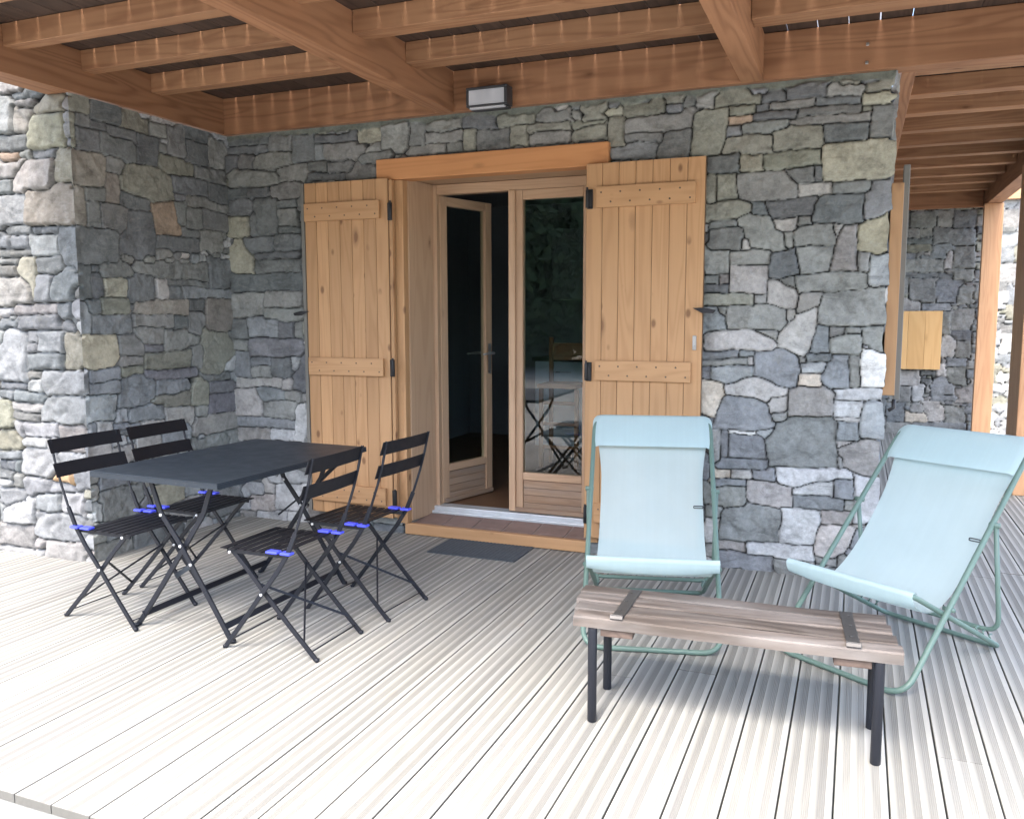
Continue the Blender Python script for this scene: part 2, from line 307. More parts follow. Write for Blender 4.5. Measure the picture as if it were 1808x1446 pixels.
STONES = {  # tones picked partly by brightness: pale low stones hold some painted light
 'main': '''m -876 2573 -789 2573 -789 2642 -876 2642|g -786 2576 -537 2576 -537 2623 -786 2623|d -534 2574 -407 2574 -407 2620 -534 2620|d -402 2583 -199 2583 -199 2637 -402 2637|m -194 2580 -39 2580 -39 2622 -194 2622|d -250 2539 -40 2539 -40 2577 -250 2577|G -35 2527 118 2527 118 2583 -35 2583|g -12 2587 121 2587 121 2634 -12 2634|m -487 2532 -255 2532 -255 2577 -487 2577|d -560 2527 -490 2527 -490 2570 -560 2570|g -700 2525 -566 2525 -566 2577 -700 2577|t -705 2476 -583 2476 -583 2529 -705 2529|d -577 2476 -350 2476 -350 2528 -577 2528|n -342 2489 -36 2489 -36 2537 -342 2537|g -31 2501 23 2501 23 2522 -31 2522|m -383 2482 -381 2450 13 2442 12 2498|b -709 2413 -637 2413 -637 2475 -709 2475|n -632 2425 -384 2425 -384 2483 -632 2483|n 17 2358 123 2358 123 2522 17 2522|d -195 2347 3 2347 3 2440 -195 2440|g -465 2418 -462 2345 -431 2321 -218 2321 -195 2343 -222 2429 -399 2444|g -728 2326 -541 2313 -468 2327 -470 2400 -544 2415 -712 2407|g -913 2562 -909 2333 -817 2311 -748 2328 -712 2407 -703 2571|d -810 2222 -636 2222 -636 2323 -810 2323|G -633 2228 -515 2228 -515 2309 -633 2309|g -513 2305 -511 2237 -428 2225 -212 2236 -215 2317|G -206 2326 -203 2168 -188 2143 124 2143 115 2349 -149 2345|g -807 2063 -762 2063 -762 2223 -807 2223|g -753 2082 -651 2082 -651 2218 -753 2218|m -653 2208 -640 2082 -509 2059 -324 2081 -327 2145 -398 2205|n -392 2217 -330 2149 -247 2156 -249 2223|d -242 2154 -207 2154 -207 2231 -242 2231|l -323 2085 -158 2085 -158 2146 -323 2146|n -152 2081 37 2081 37 2130 -152 2130|b 4 1952 49 1956 153 1999 141 2142 41 2136 4 2072|g -812 2058 -809 1962 -656 1981 -576 2015 -570 2047 -646 2082|d -570 1994 -495 1994 -495 2057 -570 2057|d -490 2058 -463 1973 -246 1975 -238 2076|d -252 1963 -245 1938 -70 1922 -4 1934 -4 2073 -191 2074 -237 2030|l -453 1901 -328 1901 -328 1969 -453 1969|m -323 1922 -248 1922 -248 1968 -323 1968|Y -18 1911 -12 1783 91 1759 135 1779 127 1962|n -790 1923 -649 1923 -649 1971 -790 1971|n -781 1810 -609 1810 -609 1925 -781 1925|m -650 1968 -629 1916 -564 1825 -476 1803 -373 1806 -393 1888 -482 1973 -575 2000|l -621 1804 -577 1804 -577 1864 -621 1864|m -389 1812 -344 1812 -344 1897 -389 1897|m -345 1899 -337 1818 -135 1818 -156 1916 -263 1927|l -150 1916 -133 1854 -95 1914|p -165 1673 -14 1680 -23 1917 -92 1914 -130 1836|m -817 1674 -679 1674 -679 1810 -817 1810|m -679 1725 -460 1725 -460 1798 -679 1798|l -673 1565 -465 1565 -465 1715 -673 1715|d -459 1652 -397 1632 -301 1668 -310 1744 -336 1807 -451 1766|m -324 1807 -289 1662 -168 1669 -141 1810|m -10 1668 47 1668 47 1769 -10 1769|B 43 1613 81 1588 143 1593 136 1759 57 1752 48 1698|n -815 1622 -737 1622 -737 1675 -815 1675|p -734 1618 -679 1618 -679 1676 -734 1676|d -814 1560 -681 1560 -681 1615 -814 1615|g -816 1494 -537 1494 -537 1559 -816 1559|m -531 1513 -468 1513 -468 1557 -531 1557|l -465 1634 -461 1506 -313 1486 -316 1574 -409 1626|m -409 1626 -372 1600 -320 1587 -325 1641|m -317 1606 -304 1562 -167 1566 36 1589 33 1644 4 1672 -313 1650|p -313 1480 -306 1457 -200 1492 -185 1573 -286 1561|m -194 1498 -193 1397 -148 1385 135 1392 135 1578 -178 1554|b -818 1482 -815 1350 -685 1357 -683 1423 -753 1488|m -726 1436 -687 1436 -687 1481 -726 1481|m -682 1488 -675 1360 -401 1368 -371 1391 -374 1467 -467 1509|l -367 1429 -324 1429 -324 1467 -367 1467|l -388 1352 -386 1288 -262 1223 -233 1264 -199 1391 -211 1479 -312 1454|l -795 1350 -793 1244 -435 1255 -424 1313 -551 1364|m -545 1364 -412 1314 -414 1365|b -230 1245 -143 1240 -139 1379 -202 1385 -218 1334|m -135 1329 -71 1329 -71 1379 -135 1379|m -68 1345 13 1345 13 1376 -68 1376|m 18 1379 18 1305 66 1274 143 1251 138 1386|m -137 1237 4 1230 23 1255 8 1336 -64 1342 -134 1316|l 31 1268 60 1268 60 1287 31 1287|w 11 1064 137 1062 138 1241 31 1268|b -815 1202 -611 1202 -611 1242 -815 1242|b -607 1214 -528 1214 -528 1244 -607 1244|m -818 1166 -559 1166 -559 1202 -818 1202|l -556 1172 -530 1172 -530 1215 -556 1215|B -764 1154 -756 1091 -684 1067 -531 1100 -532 1163|b -816 1084 -764 1084 -764 1157 -816 1157|b -528 1221 -524 1101 -335 1044 -311 1051 -284 1148 -298 1212 -373 1250 -516 1244|m -286 1187 -255 1187 -255 1219 -286 1219|b -253 1192 -130 1192 -130 1233 -253 1233|B -281 1131 -152 1131 -152 1188 -281 1188|W -294 1063 -179 1063 -179 1124 -294 1124|b -168 1100 -100 1054 -39 1059 -42 1223 -130 1225 -158 1177|m -36 1064 19 1064 19 1220 -36 1220|W -822 1076 -818 914 -771 876 -744 864 -682 980 -684 1063|l -677 1053 -663 1001 -451 962 -359 1004 -347 1037 -455 1086 -550 1097|p -345 966 -330 888 -112 898 -99 1019 -166 1052 -335 1038|L -99 989 128 989 128 1052 -99 1052|L -102 901 33 901 33 980 -102 980|l -450 898 -351 898 -351 996 -450 996|b -743 806 -522 797 -403 842 -456 932 -533 975 -682 983 -732 907|m -423 866 -343 866 -343 908 -423 908|B 38 970 44 806 143 786 156 893 146 993|M -457 747 -434 615 -72 613 -81 857 -112 888 -324 878 -385 849|b -80 770 32 770 32 872 -80 872|l -97 877 35 877 35 891 -97 891|w -657 777 -509 777 -509 793 -657 793|m -744 624 -707 624 -707 783 -744 783|b -701 637 -660 637 -660 785 -701 785|b -655 634 -456 634 -456 771 -655 771|B -509 797 -457 747 -415 815|b -705 579 -447 579 -447 636 -705 636|p -67 723 -36 615 100 580 154 679 149 780 40 780|l -71 761 -67 729 22 776|m -73 614 -49 614 -49 672 -73 672|W -733 518 -631 518 -631 562 -733 562|l -631 519 -508 519 -508 569 -631 569|b -521 520 -398 520 -398 580 -521 580|L -389 592 -388 565 -362 514 -317 494 7 567 6 586 -18 607|b -728 470 -552 470 -552 514 -728 514|m -787 351 -560 351 -560 467 -787 467|l -557 459 -536 379 -304 372 -305 485 -463 516 -546 507|L -298 479 -297 452 -96 458 -99 540 -213 525|b -91 453 10 453 10 550 -91 550|b -296 384 -38 384 -38 453 -296 453|m -34 394 16 394 16 449 -34 449|L 15 587 26 328 76 320 142 551 106 574|M -691 311 -687 160 -542 153 -370 184 -362 340 -395 357 -542 379|L -357 179 -162 179 -162 372 -357 372|p -152 310 10 310 10 385 -152 385|q -177 190 -168 118 -83 114 4 209 76 320 -162 291|p -696 94 -542 94 -542 159 -696 159|L -535 92 -176 92 -176 169 -535 169|b -691 2 -398 2 -398 95 -691 95|m -391 11 -172 11 -172 79 -391 79|m -168 77 -64 77 -64 117 -168 117|m -781 283 -691 283 -691 342 -781 342|l -775 145 -695 145 -695 276 -775 276|p -766 65 -699 65 -699 134 -766 134|b 14 185 172 185 172 309 14 309|m -51 38 179 38 179 123 -51 123|d -4133 2606 -3765 2606 -3765 2661 -4133 2661|d -4126 2551 -3768 2551 -3768 2602 -4126 2602|n -3746 2558 -3583 2558 -3583 2647 -3746 2647|d -3561 2465 -3397 2465 -3397 2643 -3561 2643|n -4018 2449 -3903 2449 -3903 2548 -4018 2548|m -3899 2485 -3891 2441 -3675 2446 -3560 2462 -3576 2540 -3671 2547 -3817 2542|d -4138 2548 -4113 2435 -4045 2478 -4042 2542|b -3388 2471 -3310 2471 -3310 2577 -3388 2577|m -3304 2573 -3289 2467 -3161 2458 -3026 2493 -2946 2539 -3087 2565|G -3059 2556 -2893 2556 -2893 2637 -3059 2637|d -3395 2580 -3077 2580 -3077 2628 -3395 2628|m -4109 2411 -4087 2337 -3956 2318 -3689 2331 -3688 2377 -3822 2425 -4031 2442|m -3695 2424 -3680 2338 -3450 2355 -3442 2447 -3531 2456|n -3438 2396 -3299 2396 -3299 2464 -3438 2464|n -3294 2390 -3118 2390 -3118 2457 -3294 2457|d -3450 2339 -3164 2339 -3164 2384 -3450 2384|m -3156 2337 -2938 2332 -2940 2421 -3064 2422 -3155 2368|n -3036 2427 -2818 2427 -2818 2494 -3036 2494|d -4120 2247 -3948 2247 -3948 2318 -4120 2318|m -3769 2227 -3528 2227 -3528 2336 -3769 2336|d -3937 2253 -3779 2253 -3779 2324 -3937 2324|d -4145 2134 -3932 2134 -3932 2247 -4145 2247|d -3885 1997 -3707 1997 -3707 2258 -3885 2258|d -3695 2170 -3531 2170 -3531 2217 -3695 2217|m -3703 2057 -3535 2057 -3535 2159 -3703 2159|G -4136 1990 -3968 1990 -3968 2127 -4136 2127|d -3938 1985 -3878 1985 -3878 2136 -3938 2136|d -3711 2006 -3537 2006 -3537 2045 -3711 2045|d -3994 1887 -3744 1887 -3744 1983 -3994 1983|d -3734 1900 -3535 1900 -3535 1998 -3734 1998|G -4130 1862 -4123 1796 -4065 1729 -3927 1735 -3923 1816 -3954 1914 -4033 1977 -4084 1974|d -3896 1835 -3534 1835 -3534 1874 -3896 1874|n -3920 1739 -3527 1739 -3527 1827 -3920 1827|d -4109 1604 -3526 1604 -3526 1733 -4109 1733|m -4108 1445 -3850 1445 -3850 1602 -4108 1602|m -3848 1500 -3525 1500 -3525 1618 -3848 1618|m -3845 1408 -3529 1408 -3529 1494 -3845 1494|n -4132 1280 -3982 1280 -3982 1420 -4132 1420|b -3973 1294 -3727 1294 -3727 1432 -3973 1432|d -3727 1290 -3592 1290 -3592 1401 -3727 1401|m -3584 1297 -3525 1297 -3525 1395 -3584 1395|e -3972 1157 -3544 1157 -3544 1283 -3972 1283|m -4138 1197 -3987 1197 -3987 1274 -4138 1274|b -4153 1004 -3977 1004 -3977 1190 -4153 1190|b -3977 1091 -3805 1091 -3805 1149 -3977 1149|m -3988 1008 -3816 1008 -3816 1085 -3988 1085|d -3808 1042 -3710 1007 -3625 1059 -3651 1159 -3804 1156|B -3645 1072 -3555 1072 -3555 1166 -3645 1166|d -3630 927 -3532 924 -3524 1173 -3553 1173 -3626 1034|l -4127 937 -3727 937 -3727 1001 -4127 1001|l -3720 926 -3628 926 -3628 995 -3720 995|l -4150 813 -4114 723 -3915 732 -3879 836 -3945 937 -4121 905|b -3961 936 -3871 843 -3700 868 -3699 913 -3820 947|m -3684 871 -3563 871 -3563 915 -3684 915|m -3897 726 -3612 726 -3612 847 -3897 847|b -4132 650 -3623 650 -3623 721 -4132 721|p -4153 546 -3834 546 -3834 638 -4153 638|L -3818 574 -3626 574 -3626 651 -3818 651|L -3620 580 -3522 572 -3513 825 -3612 796|B -4147 149 -3906 149 -3906 249 -4147 249|l -3913 189 -3803 189 -3803 261 -3913 261|B -3737 271 -3523 271 -3523 349 -3737 349|L -3847 259 -3746 259 -3746 311 -3847 311|L -4168 50 -4030 50 -4030 130 -4168 130|q -4030 45 -3807 45 -3807 178 -4030 178|L -3805 71 -3589 71 -3589 260 -3805 260|L -3587 188 -3496 188 -3496 278 -3587 278|L -3970 -20 -3702 -20 -3702 53 -3970 53|L -3694 -7 -3548 -7 -3548 65 -3694 65|p -4131 -13 -3985 -13 -3985 34 -4131 34|m -2890 2500 -2692 2500 -2692 2656 -2890 2656|n -2685 2512 -2567 2512 -2567 2654 -2685 2654|m -2546 2585 -2311 2585 -2311 2649 -2546 2649|m -2568 2521 -2305 2521 -2305 2580 -2568 2580|m -2687 2451 -2413 2455 -2425 2526 -2686 2504|m -2419 2452 -2312 2452 -2312 2522 -2419 2522|m -3021 2494 -2891 2494 -2891 2549 -3021 2549|d -2305 2578 -2077 2578 -2077 2647 -2305 2647|g -2292 2456 -2220 2456 -2220 2577 -2292 2577|n -2214 2450 -2001 2450 -2001 2565 -2214 2565|g -2065 2575 -1833 2575 -1833 2643 -2065 2643|g -1989 2455 -1876 2455 -1876 2574 -1989 2574|m -1826 2632 -1826 2587 -1596 2574 -1609 2635|m -1596 2588 -1543 2588 -1543 2615 -1596 2615|g -1870 2524 -1614 2524 -1614 2569 -1870 2569|m -1863 2501 -1863 2455 -1613 2448 -1620 2520 -1789 2528|g -1608 2533 -1391 2533 -1391 2565 -1608 2565|g -1602 2502 -1601 2458 -1384 2453 -1385 2556 -1537 2541|G -1537 2586 -1300 2586 -1300 2618 -1537 2618|g -1294 2570 -1054 2570 -1054 2628 -1294 2628|g -1373 2405 -1287 2405 -1287 2567 -1373 2567|m -1282 2542 -1281 2477 -905 2479 -854 2568 -1059 2571|n -1281 2426 -1079 2426 -1079 2469 -1281 2469|b -1366 2380 -1360 2342 -1110 2330 -1111 2410 -1224 2419|n -1088 2334 -924 2333 -895 2473 -1046 2469''',
 'side': '''g 3615 2584 3738 2584 3738 2681 3615 2681|d 3741 2566 3964 2574 3970 2663 3748 2671|g 3964 2571 4192 2559 4198 2652 3970 2657|m 4193 2557 4331 2557 4331 2644 4193 2644|g 3609 2387 3640 2387 3640 2569 3609 2569|n 3648 2510 3740 2510 3740 2582 3648 2582|d 3746 2505 3859 2505 3859 2569 3746 2569|d 3856 2475 4078 2475 4078 2558 3856 2558|d 3640 2377 3795 2377 3795 2510 3640 2510|d 3792 2379 4065 2379 4065 2510 3792 2510|d 4081 2369 4254 2369 4254 2548 4081 2548|n 4337 2481 4482 2481 4482 2645 4337 2645|d 4506 2598 4704 2598 4704 2667 4506 2667|d 4499 2444 4698 2444 4698 2598 4499 2598|m 4708 2458 4860 2458 4860 2632 4708 2632|T 3588 2180 3793 2188 3852 2247 3858 2342 3806 2380 3602 2375|n 3862 2290 3976 2290 3976 2383 3862 2383|T 3836 2111 3940 2111 3940 2293 3836 2293|g 3948 2198 4204 2160 4375 2188 4353 2325 4257 2377 4058 2363 3954 2282|g 4248 2390 4375 2343 4566 2367 4571 2448 4262 2450|n 4577 2355 4876 2355 4876 2442 4577 2442|d 4360 2243 4685 2243 4685 2350 4360 2350|d 4693 2221 4881 2221 4881 2341 4693 2341|m 4498 2233 4501 2180 4861 2158 4864 2207 4635 2242|T 3580 1960 3679 1960 3679 2177 3580 2177|n 3675 2105 3824 2105 3824 2179 3675 2179|n 3687 1950 3782 1950 3782 2098 3687 2098|n 3781 1950 3991 1950 3991 2102 3781 2102|d 3942 2108 4022 2089 4162 2105 4167 2177 3948 2191|d 3896 1809 4183 1827 4191 1948 4162 2097 3994 2086|t 4175 2149 4191 1956 4424 1968 4364 2172|n 4370 2028 4475 2028 4475 2171 4370 2171|n 4473 2016 4626 2016 4626 2148 4473 2148|n 4625 2026 4858 2026 4858 2153 4625 2153|n 4425 1959 4587 1959 4587 2013 4425 2013|m 4584 1888 4814 1888 4814 2015 4584 2015|d 4197 1866 4572 1866 4572 1957 4197 1957|d 3568 1748 3891 1748 3891 1954 3568 1954|d 3554 1539 3689 1539 3689 1726 3554 1726|d 3687 1703 3745 1703 3745 1737 3687 1737|d 3689 1555 3780 1555 3780 1698 3689 1698|n 3761 1673 4016 1673 4016 1763 3761 1763|G 3784 1564 3937 1564 3937 1669 3784 1669|g 3755 1445 3956 1445 3956 1557 3755 1557|d 3635 1459 3755 1459 3755 1541 3635 1541|d 3947 1573 3985 1531 4077 1510 4184 1533 4174 1680 4042 1704 3958 1672|l 4173 1662 4186 1563 4224 1538 4290 1557 4267 1673|n 3973 1758 3998 1723 4213 1678 4659 1687 4676 1795|d 4672 1630 4874 1630 4874 1832 4672 1832|n 4281 1641 4669 1641 4669 1672 4281 1672|d 4292 1558 4412 1558 4412 1630 4292 1630|b 4417 1563 4878 1563 4878 1631 4417 1631|T 4020 1452 4448 1452 4448 1549 4020 1549|d 4460 1475 4592 1475 4592 1553 4460 1553|T 4633 1337 4870 1337 4870 1565 4633 1565|b 3540 1346 3676 1346 3676 1526 3540 1526|b 3673 1334 3976 1334 3976 1456 3673 1456|m 3982 1375 4306 1375 4306 1441 3982 1441|d 4316 1356 4442 1356 4442 1444 4316 1444|n 4453 1318 4585 1318 4585 1483 4453 1483|m 3990 1269 4230 1269 4230 1368 3990 1368|m 4232 1355 4235 1234 4389 1228 4567 1293 4429 1351|e 4059 1216 4215 1216 4215 1264 4059 1264|Y 3586 1143 3871 1143 3871 1339 3586 1339|m 3851 1202 4061 1202 4061 1334 3851 1334|p 3823 1138 4045 1138 4045 1195 3823 1195|g 4055 1105 4449 1105 4449 1218 4055 1218|m 4460 1097 4560 1097 4560 1231 4460 1231|g 4566 1182 4576 1053 4749 1034 4837 1195 4814 1328 4582 1352|b 3637 1058 3866 1058 3866 1134 3637 1134|b 3640 981 3865 981 3865 1058 3640 1058|g 3863 1086 4050 1086 4050 1129 3863 1129|b 3844 901 4036 882 4125 918 4134 1052 3993 1084 3863 1042|e 4059 1042 4520 1042 4520 1103 4059 1103|b 4153 1043 4156 941 4469 949 4495 1011|g 4105 905 4133 880 4420 859 4458 942 4236 938|g 4446 833 4602 833 4602 1016 4446 1016|e 4615 903 4853 903 4853 985 4615 985|e 4597 763 4858 763 4858 903 4597 903|n 4563 996 4832 996 4832 1045 4563 1045|B 3530 996 3634 996 3634 1144 3530 1144|B 3536 827 3844 827 3844 986 3536 986|B 3823 806 3912 806 3912 884 3823 884|b 3922 783 4198 783 4198 879 3922 879|l 4208 742 4481 742 4481 851 4208 851|m 4487 742 4605 742 4605 830 4487 830|p 4478 645 4876 645 4876 768 4478 768|b 3787 750 4003 750 4003 797 3787 797|l 4009 746 4198 746 4198 791 4009 791|m 4463 539 4835 539 4835 613 4463 613|m 3759 324 3825 324 3825 389 3759 389|p 3829 314 3929 314 3929 379 3829 379|b 3755 238 4027 238 4027 304 3755 304|G 4081 222 4345 222 4345 369 4081 369|B 4346 241 4510 241 4510 313 4346 313|l 3960 624 4171 624 4171 698 3960 698|b 3681 420 3890 420 3890 513 3681 513''',
 'front': '''l -4647 2719 -4471 2719 -4471 2789 -4647 2789|b -4576 2682 -4355 2682 -4355 2724 -4576 2724|B -4746 2502 -4560 2502 -4560 2703 -4746 2703|m -4519 2637 -4333 2637 -4333 2678 -4519 2678|G -4380 2586 -4165 2586 -4165 2677 -4380 2677|l -4556 2488 -4408 2488 -4408 2632 -4556 2632|G -4453 2391 -4177 2391 -4177 2584 -4453 2584|b -4762 2398 -4459 2398 -4459 2488 -4762 2488|t -4686 2332 -4541 2332 -4541 2393 -4686 2393|m -4526 2347 -4438 2347 -4438 2393 -4526 2393|b -4424 2336 -4239 2336 -4239 2387 -4424 2387|l -4762 2251 -4486 2251 -4486 2351 -4762 2351|l -4578 2149 -4276 2149 -4276 2337 -4578 2337|G -4258 2193 -4135 2193 -4135 2377 -4258 2377|Z -4491 1969 -4146 1969 -4146 2189 -4491 2189|b -4787 2154 -4591 2154 -4591 2240 -4787 2240|B -4758 1976 -4500 1976 -4500 2150 -4758 2150|b -4684 1921 -4463 1921 -4463 1969 -4684 1969|b -4456 1917 -4242 1917 -4242 1960 -4456 1960|b -4243 1732 -4145 1732 -4145 1949 -4243 1949|b -4649 1843 -4503 1843 -4503 1916 -4649 1916|B -4491 1789 -4256 1789 -4256 1918 -4491 1918|b -4733 1847 -4663 1847 -4663 1915 -4733 1915|m -4740 1795 -4475 1795 -4475 1834 -4740 1834|m -4744 1753 -4603 1753 -4603 1787 -4744 1787|m -4750 1674 -4616 1674 -4616 1743 -4750 1743|G -4603 1702 -4562 1613 -4472 1534 -4443 1786 -4586 1800|b -4447 1697 -4239 1697 -4239 1778 -4447 1778|l -4849 1505 -4482 1505 -4482 1664 -4849 1664|B -4459 1528 -4330 1528 -4330 1683 -4459 1683|b -4342 1542 -4270 1523 -4177 1531 -4161 1722 -4227 1723 -4327 1639|l -4629 1460 -4293 1460 -4293 1519 -4629 1519|b -4296 1387 -4183 1387 -4183 1522 -4296 1522|b -4635 1359 -4296 1359 -4296 1439 -4635 1439|b -4297 1350 -4188 1350 -4188 1439 -4297 1439|b -4781 1383 -4642 1383 -4642 1419 -4781 1419|B -4815 1055 -4572 1061 -4568 1348 -4724 1378 -4785 1202|B -4569 1287 -4477 1287 -4477 1369 -4569 1369|b -4569 1231 -4483 1231 -4483 1288 -4569 1288|B -4473 1234 -4264 1234 -4264 1354 -4473 1354|b -4562 1132 -4287 1132 -4287 1228 -4562 1228|G -4269 1141 -4135 1141 -4135 1341 -4269 1341|m -4554 1084 -4461 1084 -4461 1125 -4554 1125|B -4459 988 -4133 988 -4133 1130 -4459 1130|L -4579 989 -4458 983 -4456 1085 -4520 1083 -4577 1010|b -4818 1006 -4582 1006 -4582 1050 -4818 1050|b -4823 946 -4704 946 -4704 993 -4823 993|b -4698 927 -4459 927 -4459 1005 -4698 1005|B -4486 827 -4262 817 -4152 822 -4140 983 -4388 975 -4478 920|l -4712 874 -4494 874 -4494 921 -4712 921|m -4716 822 -4498 822 -4498 874 -4716 874|G -4843 768 -4716 775 -4715 859 -4752 931 -4826 939|L -4635 733 -4348 733 -4348 822 -4635 822|q -4339 654 -4159 654 -4159 813 -4339 813|L -4709 724 -4635 724 -4635 814 -4709 814|G -4857 623 -4632 642 -4695 754 -4844 758|L -4635 668 -4454 668 -4454 720 -4635 720|L -4449 634 -4357 634 -4357 723 -4449 723|L -4669 491 -4365 491 -4365 665 -4669 665|o -4415 463 -4246 463 -4246 536 -4415 536|b -4860 575 -4680 575 -4680 629 -4860 629|b -4866 509 -4730 509 -4730 574 -4866 574|b -4723 500 -4679 500 -4679 575 -4723 575|b -4872 444 -4744 444 -4744 503 -4872 503|L -4877 400 -4764 400 -4764 443 -4877 443|m -4755 392 -4658 392 -4658 494 -4755 494|B -4656 471 -4655 397 -4584 370 -4252 427 -4292 455|B -4885 301 -4658 301 -4658 404 -4885 404|L -4855 175 -4580 178 -4563 361 -4644 355 -4848 252|B -4559 273 -4372 273 -4372 385 -4559 385|L -4366 269 -4190 269 -4190 395 -4366 395|B -4896 172 -4857 172 -4857 293 -4896 293|L -4580 100 -4201 100 -4201 281 -4580 281|l -4910 31 -4607 31 -4607 173 -4910 173|l -4581 53 -4508 53 -4508 107 -4581 107|l -4514 -52 -4214 -52 -4214 110 -4514 110|L -4920 -20 -4528 -20 -4528 24 -4920 24|L -4358 550 -4170 550 -4170 643 -4358 643''',
 'far': '''n 514 2467 807 2467 807 2649 514 2649|m 807 2457 982 2457 982 2649 807 2649|d 982 2427 1216 2427 1216 2640 982 2640|d 419 2474 535 2474 535 2657 419 2657|n 437 2334 628 2334 628 2449 437 2449|m 627 2363 752 2363 752 2443 627 2443|n 796 2250 1215 2250 1215 2453 796 2453|d 463 2263 768 2263 768 2332 463 2332|g 498 2182 761 2182 761 2263 498 2263|b 746 2099 913 2072 1009 2205 965 2274 820 2279|m 432 1940 906 1940 906 2090 432 2090|l 912 1980 995 1980 995 2196 912 2196|m 1004 1976 1228 1976 1228 2225 1004 2225|d 416 1882 1004 1882 1004 1928 416 1928|m 1014 1840 1228 1840 1228 1965 1014 1965|m 553 1582 847 1582 847 1859 553 1859|b 800 1846 854 1581 1061 1591 1109 1841|m 422 1688 540 1688 540 1863 422 1863|m 1077 1556 1230 1556 1230 1772 1077 1772|l 432 1478 688 1478 688 1629 432 1629|b 699 1488 1002 1488 1002 1569 699 1569|m 907 1223 1011 1223 1011 1477 907 1477|m 1009 1270 1234 1270 1234 1499 1009 1499|d 1039 1132 1224 1132 1224 1247 1039 1247|l 910 945 1087 945 1087 1188 910 1188|m 1068 936 1232 936 1232 1132 1068 1132|b 982 831 1199 831 1199 923 982 923|l 893 710 976 710 976 851 893 851|m 1011 610 1207 610 1207 819 1011 819|l 406 582 707 582 707 760 406 760|n 704 707 895 707 895 766 704 766|m 370 386 479 386 479 578 370 578|m 490 391 619 391 619 582 490 582|L 629 420 757 420 757 610 629 610|b 841 543 844 484 1073 504 1068 620 938 710|b 846 420 1221 420 1221 479 846 479|b 369 148 565 148 565 364 369 364|l 741 398 768 280 839 141 1005 195 932 405|m 1003 153 1211 153 1211 341 1003 341|W 579 134 815 134 815 253 579 253|m 638 254 767 254 767 373 638 373|m 356 -44 629 -44 629 124 356 124|b 671 28 1239 28 1239 146 671 146''',
}

# ---------------------------------------------------------------- rubble stone walls
TONE = dict(d=(.118, .128, .132), n=(.142, .150, .148), m=(.182, .188, .180), b=(.170, .183, .192), B=(.240, .254, .260), g=(.190, .194, .165), G=(.265, .262, .212),
            l=(.29, .285, .275), L=(.335, .345, .35), w=(.52, .52, .50), W=(.42, .38, .32), t=(.26, .205, .155), T=(.19, .18, .16), Y=(.30, .28, .215),
            p=(.198, .193, .185), q=(.31, .295, .28), e=(.145, .147, .158), o=(.48, .33, .19), M=(.18, .19, .19), Z=(.26, .245, .215))
def vnoise(x, y, s, seed):
    r = np.random.default_rng(seed); g = r.random((64, 64)); x = x / s + 17.3; y = y / s + 9.1
    xi = np.floor(x).astype(int); yi = np.floor(y).astype(int); fx = x - xi; fy = y - yi; fx = fx * fx * (3 - 2 * fx); fy = fy * fy * (3 - 2 * fy)
    a = g[xi % 64, yi % 64]; b = g[(xi + 1) % 64, yi % 64]; c = g[xi % 64, (yi + 1) % 64]; d_ = g[(xi + 1) % 64, (yi + 1) % 64]
    return ((a * (1 - fx) + b * fx) * (1 - fy) + (c * (1 - fx) + d_ * fx) * fy) * 2 - 1
def parse(txt):
    out = []
    for it in txt.split('|'):
        t = it.split(); v = np.array(list(map(float, t[1:]))).reshape(-1, 2) / 1000; out.append((v, t[0]))
    return out
def pdist(U, Z, P):
    a = P; b = np.roll(P, -1, 0); e = b - a; L = np.hypot(e[:, 0], e[:, 1]); k = L > 1e-4
    nx = e[k, 1] / L[k]; ny = -e[k, 0] / L[k]; dd = None
    for i in range(len(nx)):
        q = (U - a[k][i, 0]) * nx[i] + (Z - a[k][i, 1]) * ny[i]
        dd = q if dd is None else np.maximum(dd, q)
    return dd
def autofill(stones, u0, u1, z0, z1, seed, tones, big=1.0):
    r = random.Random(seed); out = list(stones); Q = [(p, (*p.min(0), *p.max(0))) for p, _ in out]; BB = np.array([q[1] for q in Q]).reshape(-1, 4)
    def ok(c, hw, hh, BB):
        X = np.array([c[0], c[0] - hw, c[0] + hw, c[0] - hw, c[0] + hw, c[0], c[0]]); Y = np.array([c[1], c[1] - hh, c[1] - hh, c[1] + hh, c[1] + hh, c[1] - hh, c[1] + hh])
        for k in np.nonzero((BB[:, 0] < c[0] + hw) & (BB[:, 2] > c[0] - hw) & (BB[:, 1] < c[1] + hh) & (BB[:, 3] > c[1] - hh))[0]:
            p = Q[k][0]
            if pdist(X, Y, p).min() < .004: return False
        return True
    sizes = [(.17, .10), (.15, .055), (.12, .08), (.10, .045), (.07, .05), (.055, .03), (.035, .02), (.024, .014)]
    for hw, hh in sizes:
        tries = int(260 * (u1 - u0) * (z1 - z0) / (hw * hh * 400)) + 60
        for _ in range(min(tries, 2200)):
            c = (r.uniform(u0, u1), r.uniform(z0, z1)); w = hw * r.uniform(.75, 1.15) * big; h = hh * r.uniform(.75, 1.15) * big
            if not ok(c, w, h, BB): continue
            j = lambda: r.uniform(-.12, .12)
            P = np.array([(c[0] - w * (1 + j()), c[1] - h * (1 + j())), (c[0] + w * (1 + j()), c[1] - h * (1 + j())), (c[0] + w * (1 + j()), c[1] + h * (1 + j())), (c[0] - w * (1 + j()), c[1] + h * (1 + j()))])
            out.append((P, r.choice(tones))); Q.append((P, None)); BB = np.concatenate([BB, [[*P.min(0), *P.max(0)]]])
    return out
